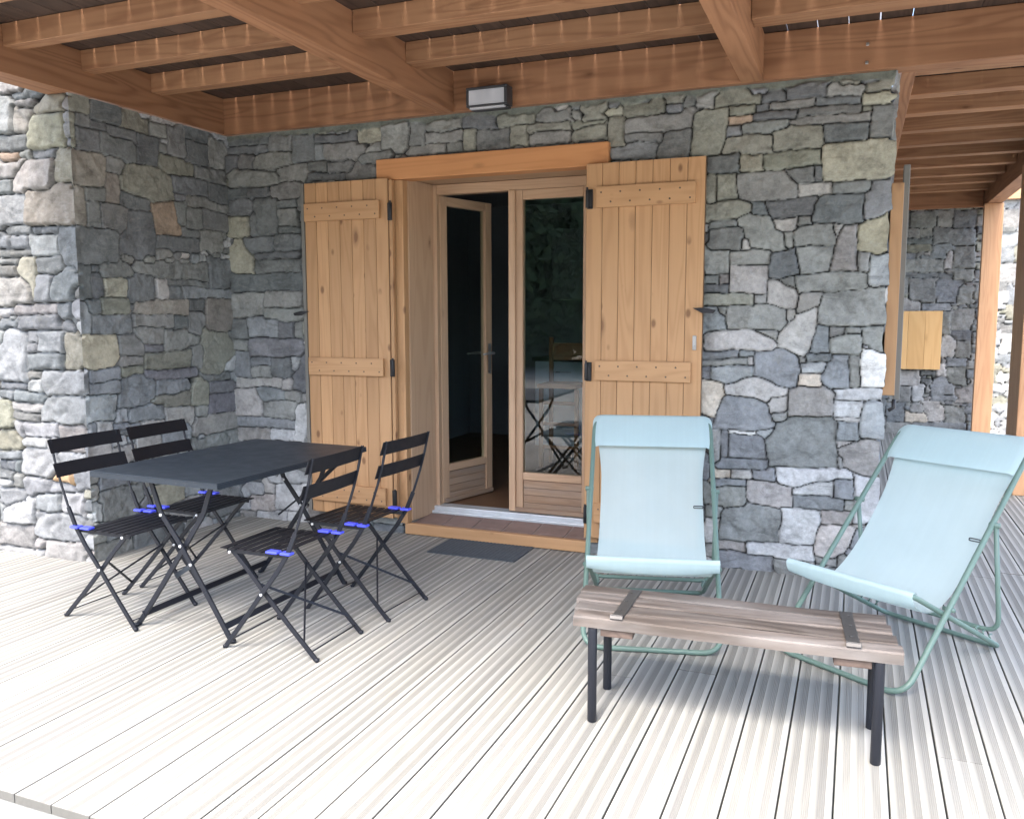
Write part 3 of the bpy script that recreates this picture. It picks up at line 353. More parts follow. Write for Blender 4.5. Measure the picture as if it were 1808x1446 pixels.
def stone_face(u0, u1, z0, z1, stones, seed, res=.008, soft=1., gain=1., mortar_top=None):
    """returns dict with grid u, z, height and colour; edge0/edge1 = height column shared with the neighbouring face"""
    nu = int(round((u1 - u0) / res)) + 1; nz = int(round((z1 - z0) / res)) + 1
    u = np.linspace(u0, u1, nu); z = np.linspace(z0, z1, nz); U, Z = np.meshgrid(u, z, indexing='ij')
    Uw = U + .010 * vnoise(U, Z, .11, seed) + .004 * vnoise(U, Z, .03, seed + 1); Zw = Z + .009 * vnoise(U, Z, .12, seed + 2) + .004 * vnoise(U, Z, .028, seed + 3)
    d1 = np.full(U.shape, 9.); d2 = np.full(U.shape, 9.); idx = np.zeros(U.shape, int)
    for i, (P, _) in enumerate(stones):
        lo = P.min(0) - .16; hi = P.max(0) + .16
        a, b = np.searchsorted(u, [lo[0], hi[0]]); c, e = np.searchsorted(z, [lo[1], hi[1]])
        if a >= b or c >= e: continue
        s = (slice(a, b), slice(c, e)); q = pdist(Uw[s], Zw[s], P)
        # rounded corners
        D1 = d1[s]; D2 = d2[s]; I = idx[s]
        new = q < D1
        D2[:] = np.where(new, D1, np.minimum(D2, q)); I[new] = i; D1[:] = np.where(new, q, D1)
    e = (d2 - d1) / 2; e = np.minimum(e, .06)
    gapx = np.maximum(d1 - .05, 0)                      # places no stone reaches become mortar
    r = np.random.default_rng(seed + 5); n = len(stones)
    off = r.uniform(-.011, .014, n); tx = r.uniform(-.07, .07, n); tz = r.uniform(-.08, .03, n); br = r.uniform(.86, 1.14, n); rnd = r.uniform(.005, .012, n) * soft
    cen = np.array([P.mean(0) for P, _ in stones]); base = np.array([TONE[t] for _, t in stones]) * 1.42 * gain
    hue = r.uniform(-.007, .007, (n, 3))
    k = np.clip((e - .0012) / rnd[idx], 0, 1); dome = np.sqrt(np.clip(1 - (1 - k) ** 2.2, 0, 1))
    h = -.030 + .030 * dome + dome * (off[idx] + tx[idx] * (U - cen[idx, 0]) + tz[idx] * (Z - cen[idx, 1]))
    facet = .010 * np.abs(vnoise(U * .8 + Z * .6, Z * .8 - U * .6, .09, seed + 17)) * soft
    rough = facet + .0042 * vnoise(U, Z, .05, seed + 7) + .0025 * vnoise(U, Z, .02, seed + 8) + .007 * vnoise(U, Z, .13, seed + 9)
    h = h + rough * dome
    col = base[idx] * br[idx][..., None] + hue[idx] * .5
    jw = .0007 + .0009 * vnoise(U, Z, .07, seed + 23)
    mo = np.clip(1 - (e - jw[:, :]) / .0026, 0, 1)[..., None]
    col = col * (1 - mo) + np.array([.022, .022, .022]) * mo
    if mortar_top:
        t = np.clip((Z + .018 * vnoise(U, Z, .12, seed + 11) + .01 * vnoise(U, Z, .03, seed + 12) - mortar_top) / .012, 0, 1)
        h = h * (1 - t) + t * (-.004 + .003 * vnoise(U, Z, .03, seed + 13)); col = col * (1 - t[..., None]) + np.array([.165, .185, .16]) * t[..., None]
    return dict(u=u, z=z, U=U, Z=Z, h=h, col=col, e=e)
def face_mesh(F, origin, udir, ndir, hole=None, c0=None, n0=None, c1=None, n1=None, ramp=.03):
    """c0/c1: shared corner height columns, n0/n1: the other face's normal at that corner"""
    U, Z, h = F['U'], F['Z'], F['h']; O = np.array(origin, float); ud = np.array(udir, float); nd = np.array(ndir, float)
    P = O + U[..., None] * ud + Z[..., None] * np.array([0, 0, 1.])
    hh = h.copy(); ex = np.zeros(P.shape)
    for c, nn, dist in ((c0, n0, F['u'] - F['u'][0]), (c1, n1, F['u'][-1] - F['u'])):
        if c is None: continue
        w = np.clip(1 - dist / ramp, 0, 1)[:, None]; w = w * w * (3 - 2 * w)
        hh = hh * (1 - w) + c[None, :] * w; ex += (c[None, :] * w)[..., None] * np.array(nn, float)
    P = P + hh[..., None] * nd + ex
    nu, nz = U.shape; I = np.arange(nu * nz).reshape(nu, nz)
    q = np.stack([I[:-1, :-1], I[1:, :-1], I[1:, 1:], I[:-1, 1:]], -1).reshape(-1, 4)
    if hole is not None:
        cu = ((U[:-1, :-1] + U[1:, 1:]) / 2).ravel(); cz = ((Z[:-1, :-1] + Z[1:, 1:]) / 2).ravel()
        q = q[~((cu > hole[0]) & (cu < hole[1]) & (cz > hole[2]) & (cz < hole[3]))]
    n = np.cross(ud, [0, 0, 1.])
    if n @ nd < 0: q = q[:, ::-1]
    return P.reshape(-1, 3), q, F['col'].reshape(-1, 3)
def stone_obj(name, faces, parent=None):
    vs, qs, cs, o = [], [], [], 0
    for p, q, c in faces: vs.append(p); qs.append(q + o); cs.append(c); o += len(p)
    v = np.concatenate(vs); q = np.concatenate(qs); c = np.clip(np.concatenate(cs), .01, 1)
    me = bpy.data.meshes.new(name); me.vertices.add(len(v)); me.vertices.foreach_set('co', v.astype(np.float32).ravel())
    me.loops.add(q.size); me.loops.foreach_set('vertex_index', q.astype(np.int32).ravel()); me.polygons.add(len(q))
    me.polygons.foreach_set('loop_start', np.arange(0, q.size, 4, dtype=np.int32)); me.update(calc_edges=True)
    me.polygons.foreach_set('use_smooth', np.ones(len(q), bool))
    a = me.color_attributes.new('col', 'FLOAT_COLOR', 'POINT'); a.data.foreach_set('color', np.concatenate([c, np.ones((len(c), 1))], 1).astype(np.float32).ravel())
    me.materials.append(M['stone']); me.validate(); ob = bpy.data.objects.new(name, me); COL.objects.link(ob)
    if parent: ob.parent = parent
    return ob
XN, XP, YN = (-1, 0, 0), (1, 0, 0), (0, -1, 0)
# front wall of the house, around the french door, with its outer right corner and the side face that runs back along the passage
mix1 = list('ddnnmmmbbgglp'); light = list('lLLBBmqbG')
S_main = autofill(parse(STONES['main']), -4.19, .13, -.02, 2.66, 3, mix1)
F_main = stone_face(-4.19, .13, -.02, 2.678, S_main, 21, res=.0062, mortar_top=2.645)
S_sid2 = autofill([], 4.88, 11.3, -.02, 2.7, 5, mix1, 1.1)
F_sid2 = stone_face(4.88, 11.3, -.02, 2.678, S_sid2, 31, res=.02)
c_r = np.interp(F_main['z'], F_main['z'], F_main['h'][-1]) * .8
c_r2 = np.interp(F_sid2['z'], F_main['z'], c_r)
S_back = autofill(parse(STONES['far']), .08, 1.32, -.02, 2.68, 6, mix1)
F_back = stone_face(.05, 1.35, -.02, 2.7, S_back, 41, res=.012)
w1 = stone_obj('house_wall', [face_mesh(F_main, (0, 4.88, 0), (1, 0, 0), YN, hole=(-2.765, -1.475, -1, 2.335), c1=c_r, n1=XP)])
tag(w1, 'grey rubble stone house wall around the open wooden french door', 'wall')
w1b = stone_obj('passage_side_wall', [face_mesh(F_sid2, (.13, 0, 0), (0, 1, 0), XP, hole=(5.66, 6.74, 1.0, 2.16), c0=c_r2, n0=YN)])
tag(w1b, 'stone side wall running back along the covered passage on the right', 'wall')
w2 = stone_obj('passage_end_wall', [face_mesh(F_back, (0, 11.3, 0), (1, 0, 0), YN)])
tag(w2, 'shaded stone wall closing the far end of the covered passage', 'wall')
# stone pier on the left: front face and inner side face
S_f = autofill(parse(STONES['front']), -6.6, -4.12, -.02, 3.4, 8, light)
F_f = stone_face(-6.6, -4.12, -.02, 3.4, S_f, 51, soft=1.7, gain=.52)
S_s = autofill(parse(STONES['side']), 3.6, 4.88, -.02, 2.68, 9, list('bbmmlLnB'))
F_s = stone_face(3.6, 4.93, -.02, 2.678, S_s, 61, res=.0062)
F_s['h'] = np.minimum(F_s['h'], .006)
c_f0 = F_f['h'][-1] * .9 + .009 * vnoise(F_f['z'], F_f['z'] * 0, .16, 77) + .004 * vnoise(F_f['z'], F_f['z'] * 0, .05, 78)
c_f = np.interp(F_s['z'], F_f['z'], c_f0)
pier = stone_obj('stone_pier', [face_mesh(F_f, (0, 3.6, 0), (1, 0, 0), YN, hole=(-4.25, 9, 2.695, 9), c1=c_f0, n1=XP), face_mesh(F_s, (-4.12, 0, 0), (0, 1, 0), XP, c0=c_f, n0=YN)])
tag(pier, 'thick stone wall projecting at the left, its front face in brighter light', 'wall')
# bright wall of the neighbouring wing seen between the two right posts
S_n = autofill([], 1.3, 6, -.3, 3.0, 10, list('lLLwBmG'), 1.15)
F_n = stone_face(1.3, 6, -.3, 3.1, S_n, 71, res=.02, gain=.7)
nb = stone_obj('wing_wall', [face_mesh(F_n, (0, 13.6, 0), (1, 0, 0), YN)])
tag(nb, 'pale sunlit stone wall seen in the gap between the two right posts', 'wall')
mb = MB(); mb.box((1.3, 13.5, 3.0), (6, 13.7, 3.6), 0); tag(mb.build('wing_fascia', M['post'], bevel=.004), 'orange wooden board above the pale stone wall far right', 'board')

# ---------------------------------------------------------------- ground, deck, step
mb = MB()
xs = np.linspace(-60, 60, 61); ys = np.linspace(-70, 60, 66); vs = []; 
for y in ys:
    for x in xs:
        vs.append((x, y, -.62 + .06 * math.sin(x * .7) * math.cos(y * .5) + max(0, -y - 22) * .05))
fs = [(j * 61 + i, j * 61 + i + 1, (j + 1) * 61 + i + 1, (j + 1) * 61 + i) for j in range(65) for i in range(60)]
mb.add(vs, fs, smooth=True); tag(mb.build('ground', M['bounce_ground']), kind='structure')
def deck_mesh(x0, x1, y0, y1, top, pitch, gap, phase, name, mat, axis='y', splits=True):
    mb = MB(); k0 = math.floor((x0 - phase) / pitch)
    x = phase + k0 * pitch
    while x < x1:
        a = x + gap / 2; b = x + pitch - gap / 2; w = b - a; x += pitch
        ycuts = [y0]
        yy = y0 + random.uniform(1.2, 4.2)
        while yy < y1 - .8 and splits: ycuts.append(yy); yy += random.choice((2.4, 3.0, 3.9))
        ycuts.append(y1)
        for c0, c1 in zip(ycuts[:-1], ycuts[1:]):
            c1 -= .0025; t = random.uniform(.90, 1.06); dz = random.uniform(-.001, .001)
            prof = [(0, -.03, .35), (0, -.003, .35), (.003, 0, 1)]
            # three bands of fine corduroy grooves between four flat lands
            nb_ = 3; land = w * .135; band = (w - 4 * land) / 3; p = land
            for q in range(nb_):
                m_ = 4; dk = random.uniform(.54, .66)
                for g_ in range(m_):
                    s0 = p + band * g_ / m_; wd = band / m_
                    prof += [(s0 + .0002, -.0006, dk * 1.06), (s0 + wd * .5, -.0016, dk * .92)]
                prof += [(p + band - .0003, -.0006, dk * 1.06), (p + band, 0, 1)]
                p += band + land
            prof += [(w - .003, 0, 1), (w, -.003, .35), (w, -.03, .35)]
            r = [random.uniform(0, 60) for _ in range(3)]
            vs = []; gc = []; m_ = len(prof)
            for yv in (c0, c1):
                for px, pz, _ in prof: vs.append((a + px, yv, top + pz + dz)); gc.append((yv + r[0], px + r[1], pz + r[2]))
            fs = [(i, i + 1, m_ + i + 1, m_ + i)[::-1] for i in range(m_ - 1)] + [tuple(range(m_)), tuple(range(m_, 2 * m_))[::-1], (0, m_, 2 * m_ - 1, m_ - 1)]
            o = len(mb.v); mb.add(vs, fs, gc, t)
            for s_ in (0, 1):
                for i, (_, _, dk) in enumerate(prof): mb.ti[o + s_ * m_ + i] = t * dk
    return mb.build(name, mat)
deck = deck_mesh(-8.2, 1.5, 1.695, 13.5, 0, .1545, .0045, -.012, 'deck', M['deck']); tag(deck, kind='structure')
# (boards behind the stone face are hidden; the deck simply runs on under the passage)
mb = MB(); mb.box((-8.2, 1.70, -.19), (1.5, 1.74, -.034), 0, .9); mb.box((1.46, 1.75, -.19), (1.5, 13.5, -.034), 1, .9)
for x in np.arange(-8, 1.5, .6): mb.box((x, 1.75, -.15), (x + .06, 13, -.034), 1, .5)
tag(mb.build('deck_frame', M['deck'], bevel=.003), kind='structure')
mb = MB()
for i in range(3): mb.box((-8.2, 1.18 + i * .165, -.17), (1.5, 1.335 + i * .165, -.135), 0, random.uniform(.9, 1.05))
mb.box((-8.2, 1.2, -.6), (1.5, 1.24, -.172), 0); tag(mb.build('step', M['deck'], bevel=.004), kind='structure')

# ---------------------------------------------------------------- the balcony overhead
bal = empty('balcony', (-1.4, 3.5, 2.68), 0, 'wooden balcony overhead with exposed joists and red-brown beams', 'balcony')
def child(mb, name, mat, bevel=.003, parent=None, label=None):
    o = mb.build(name, mat, bevel=bevel); p = parent or bal; o.parent = p
    o.matrix_parent_inverse = Matrix.Translation(p.location).inverted() if not p.rotation_euler.z else (Matrix.Translation(p.location) @ Matrix.Rotation(p.rotation_euler.z, 4, 'Z')).inverted()
    if label: o['label'] = label
    return o
ZB = 2.925
def one(name, a, b, axis, mat, tint=None, label=None, bev=.004):
    mb = MB(); mb.box(a, b, axis, tint); return child(mb, name, mat, bev, label=label)
one('ledger_beam', (-4.28, 4.845, 2.68), (1.27, 4.965, 2.922), 0, M['beam'], .95, 'long beam along the top of the house wall')
one('edge_beam', (-4.28, 1.78, 2.682), (-4.098, 4.842, 2.922), 1, M['beam'], .9, 'beam over the stone wall on the left')
one('cross_beam', (-2.462, 1.78, 2.68), (-2.345, 4.843, 2.921), 1, M['beam'], 1.05)
one('cross_beam', (-.636, 1.78, 2.68), (-.52, 4.843, 2.921), 1, M['beam'], 1.12)
one('rim_beam', (-4.28, 1.66, 2.68), (1.42, 1.778, 2.922), 0, M['beam'])
one('side_beam', (1.272, 1.78, 2.66), (1.42, 11.3, 2.921), 1, M['beam'], 1.0, 'outer beam over the right posts')
one('wall_beam', (.155, 4.967, 2.68), (.225, 11.2, 2.921), 1, M['beam'], 1.05, 'beam along the passage wall')
one('end_beam', (.155, 11.18, 2.66), (1.27, 11.26, 2.92), 0, M['beam'], .95)
for (yl, tl), (yr, tr_) in (((4.19, .09), (4.245, .14)), ((3.68, .085), (3.715, .115)), ((3.205, .085), (3.205, .10)), ((2.69, .09), (2.70, .10)), ((2.17, .09), (2.18, .10))):
    for xa, xb, yf, th in ((-4.097, -2.464, yl, tl), (-2.343, -.638, yr, tr_), (-.518, 1.27, yr, tr_)):
        one('joist', (xa, yf, 2.812), (xb, yf + th, 2.923), 0, M['joist'])
for yf in (5.48, 6.07, 6.62, 7.22, 7.83, 8.42, 9.02, 9.62, 10.22, 10.82):
    one('joist', (.227, yf, 2.812), (1.27, yf + .12, 2.922), 0, M['joist'])
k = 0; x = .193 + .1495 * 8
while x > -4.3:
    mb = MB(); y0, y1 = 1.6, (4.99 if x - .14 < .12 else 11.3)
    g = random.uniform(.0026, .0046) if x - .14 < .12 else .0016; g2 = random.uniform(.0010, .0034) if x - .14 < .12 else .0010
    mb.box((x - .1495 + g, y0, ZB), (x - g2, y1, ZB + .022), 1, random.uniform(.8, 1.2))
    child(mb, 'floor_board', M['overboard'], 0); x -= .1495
def post(x0, y0, w, dpt, lab):
    mb = MB(); mb.box((x0, y0, .0), (x0 + w, y0 + dpt, 2.658), 2, 1); return child(mb, 'post', M['post'], .006, label=lab)
post(1.20, 7.72, .19, .5, 'nearer tall wooden post at the right edge of the photo')
post(1.245, 10.86, .19, .09, 'farther tall wooden post at the end of the passage')
one('beam_bolt', (-.02, 4.835, 2.80), (-.005, 4.846, 2.815), 0, M['zinc'], bev=.002)
one('beam_bolt', (-.02, 4.835, 2.71), (-.005, 4.846, 2.725), 0, M['zinc'], bev=.002)
# unseen box in place of an upper storey, added to block sky light
mb = MB(); mb.box((-7.2, 8.7, 2.97), (.12, 12.5, 5.6), 0); tag(mb.build('sky_blocker_storey', M['plaster']), 'unseen box added to block sky light, set back behind the balcony like an upper storey', 'house')

# ---------------------------------------------------------------- the room behind the door
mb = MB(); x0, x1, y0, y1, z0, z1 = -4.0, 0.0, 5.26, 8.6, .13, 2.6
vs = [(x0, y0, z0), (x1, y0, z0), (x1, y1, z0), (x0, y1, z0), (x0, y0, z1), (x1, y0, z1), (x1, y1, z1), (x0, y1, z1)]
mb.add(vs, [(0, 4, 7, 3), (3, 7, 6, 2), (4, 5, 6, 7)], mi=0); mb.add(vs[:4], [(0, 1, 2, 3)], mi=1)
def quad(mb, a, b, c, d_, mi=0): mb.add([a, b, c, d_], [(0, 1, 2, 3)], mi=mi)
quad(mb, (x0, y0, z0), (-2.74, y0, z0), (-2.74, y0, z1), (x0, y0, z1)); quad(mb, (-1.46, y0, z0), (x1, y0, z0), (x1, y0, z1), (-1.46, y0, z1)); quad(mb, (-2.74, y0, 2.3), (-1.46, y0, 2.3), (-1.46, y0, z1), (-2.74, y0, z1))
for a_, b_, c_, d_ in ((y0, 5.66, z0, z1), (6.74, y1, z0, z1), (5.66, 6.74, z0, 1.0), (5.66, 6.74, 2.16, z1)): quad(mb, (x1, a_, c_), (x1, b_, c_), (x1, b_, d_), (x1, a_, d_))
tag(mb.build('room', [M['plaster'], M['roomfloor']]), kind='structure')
pw = empty('passage_window', (.07, 6.2, 1.0), 0, 'window of the side wall facing the covered passage, just round the corner', 'window')
mb = MB(); mb.box((-.01, 5.662, 1.0), (.14, 5.70, 2.158), 2); mb.box((-.01, 6.70, 1.0), (.14, 6.738, 2.158), 2); mb.box((-.01, 5.702, 1.0), (.15, 6.698, 1.04), 1); mb.box((-.01, 5.702, 2.12), (.14, 6.698, 2.158), 1); mb.box((.04, 6.18, 1.042), (.08, 6.22, 2.118), 2); child(mb, 'frame', M['joinery'], .003, pw)
for a_ in (5.70, 6.222): mb = MB(); mb.box((.055, a_ + .001, 1.041), (.061, a_ + .477, 2.119), 2); child(mb, 'pane', M['glass'], 0, pw)
cab = empty('kitchen_unit', (-1.9, 8.3, .13), 0, 'pale blue grey kitchen cupboards with a dark worktop seen through the glass door', 'kitchen unit')
mb = MB(); mb.box((-3.0, 8.02, .13), (-.4, 8.58, .98), 0, 1); child(mb, 'carcass', M['cabinet'], .002, cab)
mb = MB(); mb.box((-3.02, 7.98, .985), (-.38, 8.58, 1.02), 0, 1); child(mb, 'worktop', M['worktop'], .003, cab)
for i in range(4):
    mb = MB(); mb.box((-2.98 + i * .65, 7.995, .23), (-2.35 + i * .65, 8.017, .95), 2, 1); dd = child(mb, 'cupboard_door', M['cabinet'], .003, cab)
    mb = MB(); mb.tube([(-2.8 + i * .65, 7.96, .88), (-2.6 + i * .65, 7.96, .88)], .006, 8); child(mb, 'handle', M['zinc'], 0, cab)
wc = empty('wall_cupboard', (-2.2, 8.4, 1.55), 0, 'wall cupboard hanging above the dark worktop in the room', 'cupboard')
for i in range(2):
    mb = MB(); mb.box((-2.9 + i * .6, 8.22, 1.6), (-2.32 + i * .6, 8.58, 2.3), 2, 1); child(mb, 'cupboard_box', M['plaster'], .004, wc)
st = empty('bar_stool', (-2.35, 6.95, .13), 0, 'tall brown wooden bar stool standing inside the open door', 'stool')
mb = MB(); mb.box((-2.53, 6.8, .82), (-2.17, 7.12, .86), 0); child(mb, 'seat', M['stoolwood'], .01, st)
for sx in (-2.52, -2.2):
    for sy in (6.82, 7.08):
        mb = MB(); mb.box((sx, sy, .132), (sx + .035, sy + .035, .818 if sy < 7 else 1.25), 2); child(mb, 'leg', M['stoolwood'], .004, st)
mb = MB()
for zz in (.3, .5, .68): mb = MB(); mb.box((-2.483, 6.83, zz), (-2.202, 6.85, zz + .03), 0); child(mb, 'rung', M['stoolwood'], .003, st)
mb = MB(); mb.box((-2.483, 7.09, 1.05), (-2.202, 7.108, 1.2), 0); child(mb, 'backrest', M['stoolwood'], .004, st)

# ---------------------------------------------------------------- french door with its casing
fd = empty('french_door', (-2.11, 5.2, .1), 0, 'pale wooden glazed double door with its left leaf standing open inwards', 'door')
def pc(mb, name, mat, bev=.003, parent=None, label=None): return child(mb, name, mat, bev, parent or fd, label)
LT = -2.685; RT = -1.52
mb = MB(); mb.box((-2.897, 4.835, 2.30), (-1.363, 4.95, 2.432), 0, 1); pc(mb, 'lintel', M['lintel'], .006)
mb = MB(); mb.box((-2.765, 4.952, 2.311), (-1.475, 5.24, 2.335), 0, .8); pc(mb, 'soffit', M['joinery'])
for nm, a, b in (('l', -2.79, -2.712), ('r', -1.47, -1.41)):
    mb = MB(); mb.box((a, 4.845, .075), (b, 4.905, 2.298), 2, 1); pc(mb, 'casing', M['shutter'], .004)
mb = MB()
p = [(-2.74, 4.906), (-2.706, 4.906), (-2.675, 5.19), (-2.745, 5.19)]
vs = [(x, y, z) for z in (.08, 2.309) for x, y in p]; mb.add(vs, [(0, 1, 2, 3)[::-1], (4, 5, 6, 7), (0, 1, 5, 4), (1, 2, 6, 5), (2, 3, 7, 6), (3, 0, 4, 7)], [(z, x, y) for x, y, z in vs], .95); pc(mb, 'jamb', M['joinery'])
mb = MB(); mb.box((-1.515, 4.906, .08), (-1.478, 5.19, 2.309), 2, .95); pc(mb, 'jamb', M['joinery'])
# frame
mb = MB(); mb.box((LT, 5.192, .13), (LT + .035, 5.26, 2.308), 2, .95); mb.box((RT - .03, 5.192, .13), (RT + .005, 5.26, 2.308), 2, .95); mb.box((LT + .036, 5.192, 2.245), (RT - .031, 5.26, 2.308), 0, .95); pc(mb, 'door_frame', M['joinery'])
mb = MB(); mb.box((LT, 5.165, .085), (RT, 5.27, .132), 0); mb.box((LT, 5.135, .085), (RT, 5.164, .104), 0); pc(mb, 'threshold', M['alu'], .004)
# tiled sill with wooden front board
mb = MB(); mb.box((-2.735, 4.848, .004), (-1.47, 4.885, .076), 0, 1); pc(mb, 'sill_board', M['shutter'], .005)
mb = MB(); vs = [(-2.715, 4.886, .055), (-1.5, 4.886, .055), (-1.5, 5.16, .086), (-2.69, 5.16, .086)]; mb.add(vs, [(0, 1, 2, 3)], mi=1)
x = -2.71; 
while x < -1.51:
    x2 = min(x + .212, -1.502)
    for ya, yb in ((4.888, 4.95), (4.956, 5.13)):
        za = .060 + (ya - 4.886) * .113; zb = .060 + (yb - 4.886) * .113
        vv = [(x + .004, ya, za), (x2 - .004, ya, za), (x2 - .004, yb, zb), (x + .004, yb, zb)]
        vv += [(a_, b_, c_ - .01) for a_, b_, c_ in vv]
        mb.add(vv, [(0, 1, 2, 3), (0, 4, 5, 1), (1, 5, 6, 2), (2, 6, 7, 3), (3, 7, 4, 0)], tint=random.uniform(.85, 1.1))
    x = x2
pc(mb, 'sill_tiles', [M['tile'], M['grout']], 0)
def leaf(hx, W_, label=None):
    """leaf built closed, hinge at x=0 running to x=W_, outer face y=0, thickness .055, z 0..2.1"""
    root = empty('door_leaf', (0, 0, 0)); s = .068; H = 2.105; zb = .265
    t = .052
    def c(mb, n, m, bev=.003):
        o = mb.build(n, m, bevel=bev); o.parent = root; return o
    mb = MB(); mb.box((0, 0, 0), (s, t, H), 2, .95); mb.box((W_ - s, 0, 0), (W_, t, H), 2, 1); mb.box((s + .001, .0005, H - .06), (W_ - s - .001, t - .0005, H), 0, 1)
    mb.box((s + .001, .0005, zb - .05), (W_ - s - .001, t - .0005, zb), 0, 1)
    c(mb, 'leaf_frame', M['joinery'], .004)
    mb = MB(); n = 4
    for i in range(n):
        z0 = .012 + (zb - .064) * i / n; mb.box((s + .001, .010, z0), (W_ - s - .001, t - .01, z0 + (zb - .064) / n - .002), 0, random.uniform(.85, 1.1))
    mb.box((.01, -.018, -.0), (W_ - .01, -.001, .03), 0, .9)
    c(mb, 'bottom_panel', M['panelwood'], .003)
    mb = MB(); mb.box((s - .005, .022, zb - .003), (W_ - s + .005, .028, H - .057), 2); c(mb, 'pane', M['glass'], 0)
    return root
lf = leaf(0, .535); lf.location = (LT + .04, 5.235, .139); lf.rotation_euler.z = R(73); lf['label'] = 'open left leaf with handles'; lf.parent = fd; lf.matrix_parent_inverse = Matrix.Translation(fd.location).inverted()
rf_ = leaf(0, .545); rf_.location = (-2.10, 5.197, .139); rf_.parent = fd; rf_.matrix_parent_inverse = Matrix.Translation(fd.location).inverted(); rf_['label'] = 'closed right leaf with reflecting glass'
mb = MB(); mb.box((-2.125, 5.176, .14), (-2.078, 5.196, 2.244), 2, 1.05); pc(mb, 'centre_bead', M['joinery'], .006)
for sy in (-1, 1):
    mb = MB(); yb = -.001 if sy < 0 else .053
    x = .50
    mb.box((x - .016, yb, .88), (x + .016, yb + sy * .006, 1.10), 2); mb.cyl((x, yb + sy * .025, 1.03), (0, 1, 0), .009, .05); mb.tube([(x, yb + sy * .05, 1.03), (x - .03, yb + sy * .056, 1.03), (x - .12, yb + sy * .052, 1.026)], [.009, .009, .007], 8)
    h = mb.build('handle', M['zinc']); h.parent = lf

# ---------------------------------------------------------------- shutters
def shutter(name, x0, x1, z0, z1, yf, boards, btn, label, hinge_side, extra=None):
    """boarded shutter; front face at y=yf, 34 mm thick"""
    root = empty(name, ((x0 + x1) / 2, yf + .03, z0), 0, label, 'shutter', 'wooden shutters opened flat beside the door')
    mb = MB(); w = (x1 - x0) / boards; t = .034
    for i in range(boards):
        a = x0 + i * w; mb.box((a + .0012, yf, z0), (a + w - .0012, yf + t, z1), 2, random.uniform(.86, 1.08))
    child(mb, 'board_panel', M['shutter'], .0028, root)
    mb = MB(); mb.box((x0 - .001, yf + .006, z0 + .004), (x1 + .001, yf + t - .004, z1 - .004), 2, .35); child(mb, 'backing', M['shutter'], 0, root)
    for (a, b, za, zb) in btn:
        r_ = MB(); r_.box((a, yf - .025, za), (b, yf - .0005, zb), 0, 1.0)
        for i in range(5):
            for q in (0, 1):
                x = a + (b - a) * (i + .25 + .5 * q) / 5; z = za + (zb - za) * (.25 if q else .72)
                r_.cyl((x, yf - .0265, z), (0, 1, 0), .0055, .002, 8, mi=1)
        child(r_, 'batten', [M['shutter'], M['nail']], .004, root)
    for z in hinge_side[1]:
        x = hinge_side[0]; s = hinge_side[2]; mb = MB()
        mb.box((x - .017, yf - .010, z - .055), (x + .017, yf - .002, z + .055), 2); mb.box((x - .011, yf - .018, z - .04), (x + .011, yf - .0105, z + .04), 2)
        mb.cyl((x + .012 * s, yf - .022, z), (0, 0, 1), .009, .10); mb.cyl((x + .012 * s, yf - .022, z + .056), (0, 0, 1), .006, .02)
        child(mb, 'hinge', M['hinge'], .003, root)
    return root
sR = shutter('shutter', -1.480, -.803, .12, 2.304, 4.79, 7, [(-1.412, -.852, 2.054, 2.170), (-1.412, -.858, 1.068, 1.182), (-1.412, -.858, .22, .335)],
             'boarded wooden shutter right of the door, behind the aqua deck chair', (-1.455, (2.105, 1.115, .26), -1))
mb = MB(); mb.box((-.852, 4.776, 1.25), (-.832, 4.789, 1.33), 2); mb.cyl((-.842, 4.772, 1.27), (0, 1, 0), .006, .014); child(mb, 'latch', M['zinc'], .002, sR)
sL = shutter('shutter', -3.42, -2.79, .115, 2.306, 4.79, 7, [(-3.408, -2.842, 2.058, 2.171), (-3.405, -2.831, 1.052, 1.167), (-3.405, -2.831, .2, .315)],
             'boarded wooden shutter on the left of the door, behind the black table', (-2.772, (2.097, 1.107, .25), 1))
mb = MB(); mb.box((-3.448, 4.786, .12), (-3.424, 4.83, 2.305), 2); child(mb, 'edge_strip', M['greyedge'], .003, sL)
mb = MB(); mb.box((-2.788, 4.80, .12), (-2.764, 4.83, 2.295), 2, .9); child(mb, 'rebate_strip', M['shutter'], .002, sL)
def catch(x, z, s, label):
    r_ = empty('shutter_catch', (x, 4.80, z), 0, label, 'shutter catch', 'shutter catches')
    mb = MB(); mb.tube([(x + s * .02, 4.775, z), (x + s * .02, 4.875, z)], .006, 8); child(mb, 'pin', M['hinge'], 0, r_)
    mb = MB(); L = .055
    vs = [(x - s * L, 4.768, z + .008), (x, 4.757, z - .020), (x + s * .06, 4.762, z - .022), (x + s * .075, 4.768, z - .004), (x + s * .01, 4.764, z + .010)]
    vs += [(a, b + .008, c) for a, b, c in vs]; mb.add(vs, [(0, 1, 2, 3, 4), (9, 8, 7, 6, 5)] + [(i, i + 5, (i + 1) % 5 + 5, (i + 1) % 5) for i in range(5)])
    child(mb, 'blade', M['hinge'], .002, r_)
catch(-.80, 1.475, 1, 'small black metal catch holding the right shutter by its outer edge')
catch(-3.445, 1.465, -1, 'small black metal catch holding the left shutter by its outer edge')
